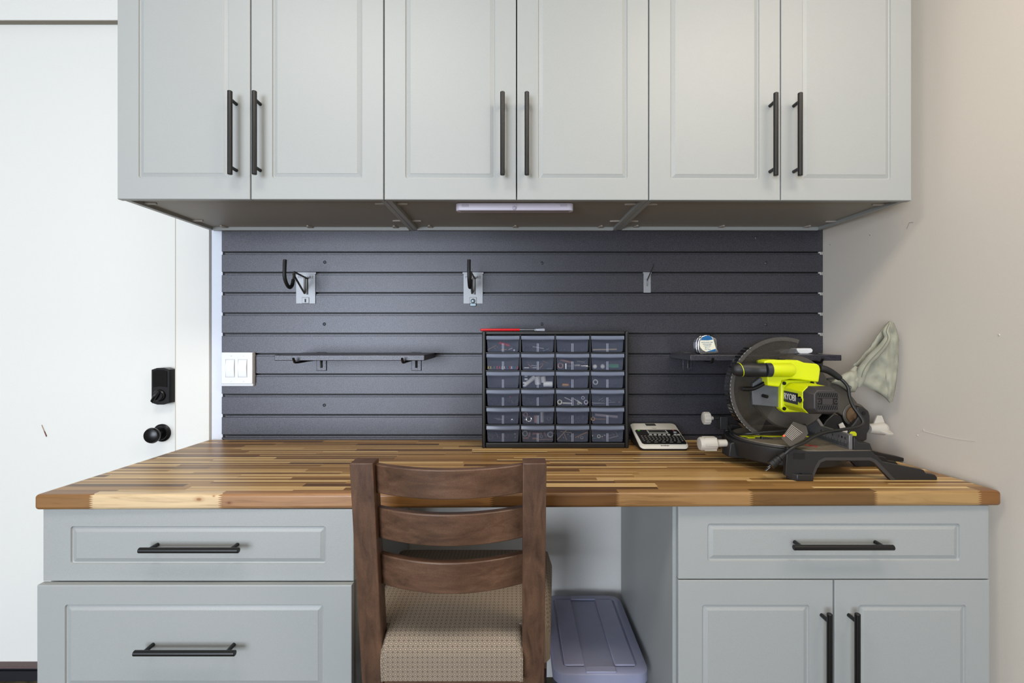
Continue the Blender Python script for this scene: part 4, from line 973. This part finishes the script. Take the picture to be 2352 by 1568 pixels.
for xx in (.817, .873): m.box(xx - .001, xx + .001, 1.2678, 1.2702, 1.0955, 1.1430)
for k in range(9):
    for za, zb in ((1.1305, 1.1425), (1.0960, 1.1085)):
        x_ = .8185 + k * .0059; m.prism([(x_, 1.268, za), (x_ + .0018, 1.268, za), (x_ + .0062, 1.268, zb), (x_ + .0044, 1.268, zb)], (0, .002, 0))
m.box(.831, .859, 1.2678, 1.2702, 1.1115, 1.1275)
for xx in (.8225, .8675): m.ring((xx, 1.2685, 1.1195), (0, 1, 0), .0038, .0014, 16, 6)
obj('vent_grille', m, dk2, mc, smooth=0)
m = MB(); m.prism([(.7965, 1.393, 1.103), (.7965, 1.320, 1.103), (.7965, 1.320, 1.135), (.7965, 1.393, 1.135)], (-.0012, 0, 0)); lg2 = obj('logo_plate', m, glossblack, mo)
text('lettering', 'RYOBI', .0262, print_w, lg2, (.7949, 1.3565, 1.1190), (0, -1, 0), (0, 0, 1), .0004, sx=.80)
m = MB(); m.turn((.7985, 1.3085, 1.119), (-1, 0, 0), [(0, .0108), (.0028, .0108), (.003, .010)], 24); br_ = obj('brush_ring', m, lime, mo)
m = MB(); m.turn((.7957, 1.3085, 1.119), (-1, 0, 0), [(0, .0092), (.0022, .0085)], 24); obj('brush_cap', m, glossblack, br_)
for px, py in ((1801, 880), (1801, 938), (1865, 879)):
    c = at(px, py, 1.387); m = MB(); m.turn(c, (0, -1, 0), [(0, .0055), (.002, .0052), (.003, .003)], 14); obj('screw', m, glossblack, mo)
# upper body and D handle
up = [(1755, 829), (1768, 826), (1834, 827), (1849, 833), (1877, 835), (1883, 840), (1885, 848), (1884, 858), (1881, 878), (1866, 876), (1840, 872), (1815, 870.5), (1797, 874), (1791, 889), (1764, 886), (1762, 862)]
m = MB(); m.prism([at(a, b, 1.372) for a, b in up], (0, .048, 0)); hb = obj('handle_body', m, lime, sv, bevel=.004, seg=3)
c0 = at(1774, 850, 1.362)
m = MB(); m.turn((c0.x, 1.372, c0.z), (1, 0, 0), [(0, .0204), (.058, .0204), (.064, .017), (.067, .010)], 32); obj('handle_bulge', m, lime, hb)
m = MB(); xa = at(1758, 0, 1.372).x; m.turn((xa, 1.372, c0.z), (1, 0, 0), [(0, .0205), (c0.x - xa, .0207)], 32); obj('handle_collar', m, simple('collar_grey', (44, 45, 50), .5), hb)
m = MB(); m.tube([(.648, 1.395, c0.z + .001), (.660, 1.392, c0.z), (.690, 1.386, c0.z), (.715, 1.380, c0.z - .001), (xa + .001, 1.373, c0.z)], 0, 24, 5, [.013, .0195, .0215, .0200, .0206]); hd = obj('handle_grip', m, dk_pl, sv, bevel=0)
m = MB()
for xx in (.668, .690): m.ring((xx, 1.389, c0.z), (1, 0, .25), .0204, .0011, 24, 6)
obj('grip_line', m, lime, hd)
m = MB(); c = at(1792, 826, 1.39); m.box(c.x - .010, c.x + .012, 1.385, 1.40, c.z - .002, c.z + .0012); m.box(c.x - .004, c.x + .004, 1.387, 1.398, c.z, c.z + .004); obj('lock_button', m, black, hb)
m = MB(); m.prism([at(a, b, 1.462) for a, b in ((1693, 878), (1706, 872), (1722, 880), (1726, 905), (1718, 930), (1724, 955), (1712, 985), (1700, 975), (1704, 940), (1696, 915))], (0, .012, 0)); obj('rear_link', m, rust, sv, bevel=.002)
# rear arm, pivot housing and bevel knob
m = MB(); m.prism([at(a, b, 1.44) for a, b in ((1868, 872), (1884, 862), (1905, 872), (1938, 890), (1962, 915), (1980, 938), (1990, 960), (1975, 990), (1955, 985), (1945, 960), (1925, 948), (1905, 952), (1880, 950))], (0, .030, 0)); obj('saw_arm', m, saw_grey, sv, bevel=.004, seg=3)
m = MB(); c = at(1962, 952, 1.44); m.turn((c.x, 1.442, c.z), (0, -1, 0), [(0, .036), (.004, .036), (.006, .033), (.006, .028), (.003, .027), (.003, .001)], 40); obj('pivot_disc', m, saw_grey, sv)
m = MB(); m.turn((c.x, 1.438, c.z), (0, -1, 0), [(0, .0265), (.003, .026), (.006, .016), (.010, .012), (.011, .0005)], 30); obj('pivot_spring', m, rust, sv)
m = MB(); m.prism([at(a, b, 1.42) for a, b in ((1968, 934), (1986, 936), (1996, 944), (1999, 955), (1999, 985), (1993, 995), (1992, 1010), (1984, 1014), (1962, 1012), (1946, 1006), (1950, 985), (1962, 972), (1972, 958))], (0, .075, 0)); obj('pivot_housing', m, dk_pl, sv, bevel=.004, seg=3)
m = MB(); m.prism([at(a, b, 1.428) for a, b in ((1885, 985), (1898, 965), (1915, 950), (1932, 955), (1940, 975), (1950, 1000), (1948, 1018), (1905, 1015))], (0, .045, 0)); obj('pivot_bracket', m, black, sv, bevel=.003)
m = MB(); m.prism([at(a, b, 1.424) for a, b in ((1927, 975), (1936, 970), (1950, 995), (1948, 1002), (1938, 1000), (1930, 985))], (0, .003, 0)); obj('bevel_scale', m, print_w, sv)
m = MB(); m.prism([at(a, b, 1.418) for a, b in ((1950, 998), (1955, 991), (1965, 991), (1969, 996), (1968, 1002), (1952, 1001))], (0, .012, 0)); obj('bevel_pointer', m, lime, sv, bevel=.002)
m = MB(); c = at(1984, 949, 1.419); m.turn(c, (0, -1, 0), [(0, .0055), (.001, .0055)], 16); obj('screw_hole', m, glossblack, sv)
yb = 1.45; p = at(1995, 984, yb)
m = MB(); m.turn(p, (1, 0, 0), [(0, .014), (.012, .0155), (.030, .018), (.044, .020), (.052, .016), (.056, .004)], 28)
for d, L_ in ((Vector((0, .15, 1)), .040), (Vector((.25, -.9, -.35)), .034), (Vector((.1, .8, -.5)), .034)):
    d.normalize(); s_ = d.cross(Vector((1, 0, 0))).normalized() * .0035
    b0 = p + Vector((.014, 0, 0)) + d * .010; b1 = p + Vector((.052, 0, 0)) + d * .010; t1 = p + Vector((.044, 0, 0)) + d * L_; t0 = p + Vector((.030, 0, 0)) + d * L_
    m.prism([b0 - s_, b1 - s_, t1 - s_, t0 - s_], s_ * 2)
obj('bevel_knob', m, knobw, sv, bevel=.0012)
# dust port and bag
m = MB(); m.tube([at(1890, 890, 1.46), at(1912, 884, 1.46), at(1932, 884, 1.46), at(1952, 888, 1.46)], 0, 22, 4, [.022, .021, .019, .018]); obj('dust_port', m, saw_grey, sv)
def pillow(m, outline, spine, y, tk, n=90, rings=7, amp=.0, wy=None, seed=0):
    o_ = [Vector((a, b, 0)) for a, b in outline]; L = [0]
    for i in range(len(o_)): L.append(L[-1] + (o_[(i + 1) % len(o_)] - o_[i]).length)
    def samp(s):
        s = s % L[-1]
        for i in range(len(o_)):
            if L[i + 1] >= s: return o_[i].lerp(o_[(i + 1) % len(o_)], (s - L[i]) / (L[i + 1] - L[i]))
    sp_ = [Vector((a, b, 0)) for a, b in spine]
    def near(p):
        best = None
        for a, b in zip(sp_, sp_[1:]):
            d = b - a; t_ = max(0, min(1, (p - a).dot(d) / d.dot(d))); q = a + d * t_
            if best is None or (q - p).length < (best - p).length: best = q
        return best
    ed = [samp(L[-1] * i / n) for i in range(n)]; ne = [near(p) for p in ed]
    # smooth the spine targets
    for _ in range(3): ne = [(ne[i - 1] + ne[i] * 2 + ne[(i + 1) % n]) / 4 for i in range(n)]
    rg = []
    for sgn in (1, -1):
        seq = range(rings + 1) if sgn == 1 else range(rings - 1, -1, -1)
        for j in seq:
            t_ = j / rings; row = []
            for i in range(n):
                q = ed[i].lerp(ne[i], 1 - (t_ if True else 0)) if False else ed[i] * t_ + ne[i] * (1 - t_)
                dep = tk * math.sqrt(max(0, 1 - t_ * t_)) * sgn
                nz = noise.noise(Vector((q.x * .045 + seed, q.y * .045, 0))) * amp + noise.noise(Vector((q.x * .12 + seed, q.y * .03, 3))) * amp * .6
                yy = (wy(q) if wy else y) - dep + nz * (1 - t_ ** 4)
                row.append(at(q.x, q.y, yy))
            rg.append(row)
    m.loft(rg, cap=False)
m = MB()
pillow(m, [(2044, 737), (2053, 741), (2060, 757), (2065, 782), (2064, 830), (2060, 870), (2055, 900), (2050, 922), (2043, 925), (2034, 914), (2022, 905), (1998, 892), (1976, 880), (1988, 850), (2008, 812), (2028, 780), (2038, 757)],
       [(2046, 765), (2038, 820), (2034, 865), (2040, 900)], 1.452, .010, 110, 8, .010, seed=2)
pillow(m, [(2042, 737), (2034, 745), (2016, 768), (2004, 786), (1998, 797), (1985, 808), (1976, 822), (1960, 836), (1958, 842), (1964, 843), (1974, 840), (1996, 822), (2018, 798), (2036, 768)], [(2034, 756), (2008, 798), (1972, 832)], 1.462, .008, 90, 6, .006, seed=5)
pillow(m, [(1968, 849), (1955, 850), (1940, 856), (1930, 862), (1914, 872), (1908, 879), (1925, 884), (1940, 893), (1952, 901), (1964, 900), (1968, 893), (1974, 884), (1976, 868), (1972, 855)], [(1935, 872), (1962, 876)], 1.435, .020, 70, 6, .006, seed=9)
m.tube([at(2044, 741, 1.438), at(2034, 760, 1.432), at(2038, 776, 1.428), at(2026, 796, 1.424), at(2008, 815, 1.424), at(1992, 832, 1.424), at(1980, 853, 1.424), at(1975, 875, 1.428), at(1972, 888, 1.43)], 0, 12, 6, [.003, .008, .009, .011, .013, .012, .014, .011, .005])
m.tube([at(1966, 842, 1.440), at(1958, 858, 1.436), at(1962, 872, 1.430), at(1972, 884, 1.43)], 0, 12, 5, [.004, .012, .013, .004])
bg = obj('dust_bag', m, bagm, sv, smooth=60)
m = MB(); m.tube([at(2043, 742, 1.430), at(2036, 760, 1.422), at(2040, 776, 1.417), at(2028, 797, 1.412), at(2009, 817, 1.410), at(1994, 834, 1.410), at(1984, 850, 1.409), at(1979, 866, 1.412)], .0009, 6, 5); obj('seam', m, simple('seam_thread', (112, 112, 98), .9), bg)
m = MB(); m.tube([at(1951, 886, 1.412), at(1955, 888, 1.41), at(1954, 892, 1.41), at(1950, 891, 1.412)], .0010, 6, 4); m.tube([at(1890, 874, 1.45), at(1900, 870, 1.44), at(1918, 868, 1.43), at(1934, 870, 1.42)], .0022, 8, 4); obj('bag_wire', m, black, bg)
# cord from the handle to the plug
m = MB(); m.tube([at(1883, 846, 1.392), at(1895, 848, 1.39), at(1910, 855, 1.388), at(1927, 867, 1.385), at(1931, 870, 1.384)], 0, 14, 5, [.0105, .0105, .0095, .0085, .006]); obj('cord_boot', m, blackmat, sv)
m = MB(); m.tube([at(1925, 866, 1.386), at(1938, 876, 1.38), at(1948, 890, 1.375), at(1951, 910, 1.37), at(1958, 930, 1.36), at(1970, 948, 1.35), at(1981, 965, 1.34), at(1980, 974, 1.335), at(1965, 981, 1.33), at(1930, 987, 1.32), at(1895, 993, 1.31), at(1868, 1003, 1.295), at(1845, 1017, 1.278), at(1828, 1024, 1.262), at(1812, 1034, 1.258), at(1800, 1044, 1.262)], .0046, 12, 6)
m.tube([at(1674, 978, 1.50), at(1680, 990, 1.48), at(1694, 997, 1.45), at(1712, 996, 1.41), at(1760, 992, 1.395), at(1805, 988, 1.39), at(1850, 975, 1.40)], .0030, 10, 6)
obj('power_cord', m, cordm, sv)
m = MB(); a = at(1802, 1041, 1.262); b = at(1770, 1068, 1.262)
m.tube([a, a.lerp(b, .3), a.lerp(b, .6), b], 0, 12, 3, [.005, .008, .011, .012]); d = (b - a).normalized(); sd = Vector((.010, 0, .012))
for k in (.35, .55, .75): m.ring(a.lerp(b, k), d, .0088 + .003 * k, .0012, 16, 6)
pg = obj('plug', m, blackmat, sv)
for s_ in (-1, 1):
    o_ = b + Vector((.5, 0, .85)).normalized() * .0055 * s_; m = MB(); w_ = d.cross(Vector((0, 1, 0))).normalized() * .0007
    m.prism([o_ - w_ + Vector((0, -.003, 0)), o_ + w_ + Vector((0, -.003, 0)), o_ + w_ + Vector((0, .003, 0)), o_ - w_ + Vector((0, .003, 0))], d * .015); obj('prong', m, chrome, pg)
# warning tag wrapped on the cord
def tg(u, v, y): return at(1600 + u / 7.84, 920 + v / 7.84, y)
tagp = [(1740, 375), (1975, 455), (2010, 590), (1930, 690), (1720, 812), (1668, 815), (1525, 672)]
def ytag(u, v): return 1.262 + (2010 - u) * .00002 + (815 - v) * .00010
m = MB(); f_ = [tg(a, b, ytag(a, b)) for a, b in tagp]; m.prism(f_, (0, .0012, 0)); tgo = obj('warning_tag', m, simple('tag_black', (40, 36, 32), .5), sv, smooth=0)
m = MB()
for k in range(9):
    s0 = (1700 - 14 * k, 432 + 21 * k); e0 = (1900 - 22 * k, 585 + 16 * k) if k else (1905, 580)
    a_ = Vector(s0); b_ = Vector(e0); w_ = Vector((-.55, .8)) * 2.2
    q = [a_ - w_, b_ - w_, b_ + w_, a_ + w_]; m.prism([tg(p.x, p.y, ytag(p.x, p.y) - .0003) for p in q], (0, -.0003, 0))
obj('small_print', m, print_w, tgo, smooth=0)
m = MB(); q = [(1572, 603), (1602, 628), (1572, 658), (1545, 632)]; m.prism([tg(a, b, ytag(a, b) - .0003) for a, b in q], (0, -.0003, 0)); obj('warning_mark', m, orange, tgo, smooth=0)

# ------------------------------------------------------------------ plastic bin in the knee space
bx0_, bx1_, by0, by1 = .112, .388, 1.335, 1.742; lz_ = .337
pb = thing('plastic_bin', 'translucent lidded plastic storage bin on the floor in the knee space', 'storage bin', (.25, 1.54, 0))
def rr2(x0, x1, y0_, y1_, z, r, k=5):
    return [Vector((p.x, p.z, z)) for p in rrect(x0, x1, y0_, y1_, 0, r, k)]
m = MB(); w = .0025
m.loft([rr2(bx0_ + .03, bx1_ - .03, by0 + .03, by1 - .03, .0, .03), rr2(bx0_ + .012, bx1_ - .012, by0 + .012, by1 - .012, lz_ - .03, .035), rr2(bx0_ + .012 + w, bx1_ - .012 - w, by0 + .012 + w, by1 - .012 - w, lz_ - .03, .033), rr2(bx0_ + .03 + w, bx1_ - .03 - w, by0 + .03 + w, by1 - .03 - w, .004, .028)]); obj('tub', m, bin_body, pb, smooth=40)
m = MB()
m.loft([rr2(bx0_, bx1_, by0, by1, lz_ - .032, .036), rr2(bx0_ + .001, bx1_ - .001, by0 + .001, by1 - .001, lz_ - .004, .036), rr2(bx0_ + .006, bx1_ - .006, by0 + .006, by1 - .006, lz_, .034), rr2(bx0_ + .028, bx1_ - .028, by0 + .028, by1 - .028, lz_, .020), rr2(bx0_ + .030, bx1_ - .030, by0 + .030, by1 - .030, lz_ - .004, .018)])
ld = obj('lid', m, bin_lid, pb, smooth=40)
m = MB(); xm0, xm1 = .205, .292
m.box(bx0_ + .034, xm0, by0 + .034, by1 - .034, lz_ - .0045, lz_ + .002); m.box(xm1, bx1_ - .034, by0 + .034, by1 - .034, lz_ - .0045, lz_ + .002); obj('lid_panel', m, bin_lid, ld, bevel=.003)
m = MB(); m.box(xm0, xm1, by1 - .035, by1 - .012, lz_ - .002, lz_ + .003); m.box(xm0, xm1, by0 + .004, by0 + .028, lz_ - .002, lz_ + .003); obj('lid_latch', m, bin_lid, ld, bevel=.002)

# ------------------------------------------------------------------ chair
ch = thing('counter_chair', 'dark brown wooden ladder-back chair with a patterned taupe seat, pushed up to the worktop', 'chair', (-.14, 1.28, 0))
slope = .158; z_top = H - .274
def py_(z): return 1.0 + max(0, (z_top - z)) * slope if z > .50 else 1.0 + (z_top - .50) * slope + (.50 - z) * .02
for xl, xr in ((-.351, -.3010), (.0185, .0690)):
    m = MB(); rg = []
    for z in (z_top, .80, .60, .50, .25, 0):
        y = py_(z); d = .046
        rg.append([Vector((xl, y, z)), Vector((xr, y, z)), Vector((xr, y + d, z + (.0 if z else 0))), Vector((xl, y + d, z))])
    m.loft(rg); obj('leg', m, walnut, ch, bevel=.0018)
def backslat(z0, z1, yf, x0=-.305, x1=.022):
    m = MB(); n = 18; rg = []
    for k in range(n + 1):
        u = k / n; x = x0 + (x1 - x0) * u; bow = .046 * (1 - (2 * u - 1) ** 2); dz = 0
        ytop = yf - bow; ybot = ytop + (z1 - z0) * slope
        rg.append([Vector((x, ytop, z1)), Vector((x, ytop + .020, z1)), Vector((x, ybot + .020, z0)), Vector((x, ybot, z0))])
    m.loft(rg); obj('back_slat', m, walnut_x, ch, bevel=.0025)
backslat(H - .347, H - .282, 1.022); backslat(H - .4545, H - .3825, 1.042); backslat(H - .568, H - .4945, 1.062)
# seat cushion: wide in front, notched between the posts behind
def seatw(y):
    if y < 1.118: return -.3025, .0200
    t_ = min(1, (y - 1.118) / .014); t_ = t_ * t_ * (3 - 2 * t_)
    return -.3025 + (-.352 + .3025) * t_ - .028 * (y - 1.13) / .40, .0200 + (.086 - .0200) * t_ + .037 * (y - 1.13) / .40
m = MB(); ny = 40; nx = 28; yb0, yb1 = 1.062, 1.53; zc = .525; uvs = []
prof = []      # (y, z, arc length) over the back edge and the top
N = 10
for k in range(N): prof.append((yb0 + .003 * (1 - k / N), .515 + (.055) * k / N))
for k in range(9): a = PI - (PI / 2) * k / 8; prof.append((yb0 + .040 + .038 * math.cos(a) - .002, .572 + .042 * math.sin(a)))
for k in range(1, 30): u = k / 29; prof.append((yb0 + .040 + (yb1 - yb0 - .08) * u, .614 + .012 * math.sin(PI * u) ))
for k in range(1, 9): a = PI / 2 * (1 - k / 8); prof.append((yb1 - .04 + .04 * math.cos(a), .574 + .040 * math.sin(a)))
prof.append((yb1, .515))
arc = [0]
for a, b in zip(prof, prof[1:]): arc.append(arc[-1] + math.hypot(b[0] - a[0], b[1] - a[1]))
rg = []
for (y, z), s_ in zip(prof, arc):
    x0, x1 = seatw(y); row = []; cx = (x0 + x1) / 2; hw = (x1 - x0) / 2
    for i in range(nx + 1):
        u = -1 + 2 * i / nx; e = abs(u)
        e0 = .86 if y > 1.13 else .95; drop = (1 - math.sqrt(max(0, 1 - max(0, (e - e0) / (1 - e0)) ** 2))) * min(.05 if y > 1.13 else .014, z - .513)
        row.append(Vector((cx + hw * (math.sin(u * PI / 2) * .25 + u * .75), y, z - drop)))
    rg.append(row)
m.loft(rg, cap=False, closed=False)
# skirt closing the sides and the bottom
n0 = len(rg); w0 = nx + 1
for side in (0, nx):
    base_i = len(m.v); m.v += [Vector((rg[j][side].x, rg[j][side].y, .513)) for j in range(n0)]
    for j in range(n0 - 1): m.f.append((j * w0 + side, (j + 1) * w0 + side, base_i + j + 1, base_i + j))
st = obj('seat_cushion', m, upholst, ch, smooth=60)
me = st.data; ul = me.uv_layers.new(name='UVMap'); off_ = ORI[ch.name]
for lp in me.loops:
    vi = lp.vertex_index
    if vi < n0 * w0: j = vi // w0; x = me.vertices[vi].co.x; ul.data[lp.index].uv = (x, arc[j])
    else: co = me.vertices[vi].co; ul.data[lp.index].uv = (co.y, co.z)
m = MB(); m.box(-.300, .018, 1.085, 1.105, .455, .512); m.box(-.37, .115, 1.495, 1.515, .455, .512)
m.prism([(-.345, 1.13, .455), (-.325, 1.13, .455), (-.350, 1.50, .455), (-.370, 1.50, .455)], (0, 0, .057)); m.prism([(.045, 1.13, .455), (.065, 1.13, .455), (.110, 1.50, .455), (.090, 1.50, .455)], (0, 0, .057)); m.box(-.345, .06, 1.09, 1.50, .498, .5125)
obj('seat_frame', m, walnut_x, ch, bevel=.0015)
for x in (-.372, .062):
    m = MB(); m.loft([[Vector((x, 1.47, .512)), Vector((x + .044, 1.47, .512)), Vector((x + .044, 1.512, .512)), Vector((x, 1.512, .512))], [Vector((x + .004, 1.474, 0)), Vector((x + .036, 1.474, 0)), Vector((x + .036, 1.508, 0)), Vector((x + .004, 1.508, 0))]]); obj('leg', m, walnut, ch, bevel=.0018)
m = MB(); m.box(-.345, .09, 1.48, 1.50, .16, .20); m.box(-.335, .055, 1.095, 1.115, .20, .24); m.prism([(-.335, 1.11, .22), (-.318, 1.11, .22), (-.345, 1.49, .22), (-.362, 1.49, .22)], (0, 0, .035)); m.prism([(.040, 1.11, .22), (.057, 1.11, .22), (.103, 1.49, .22), (.086, 1.49, .22)], (0, 0, .035)); obj('stretcher', m, walnut_x, ch, bevel=.0015)
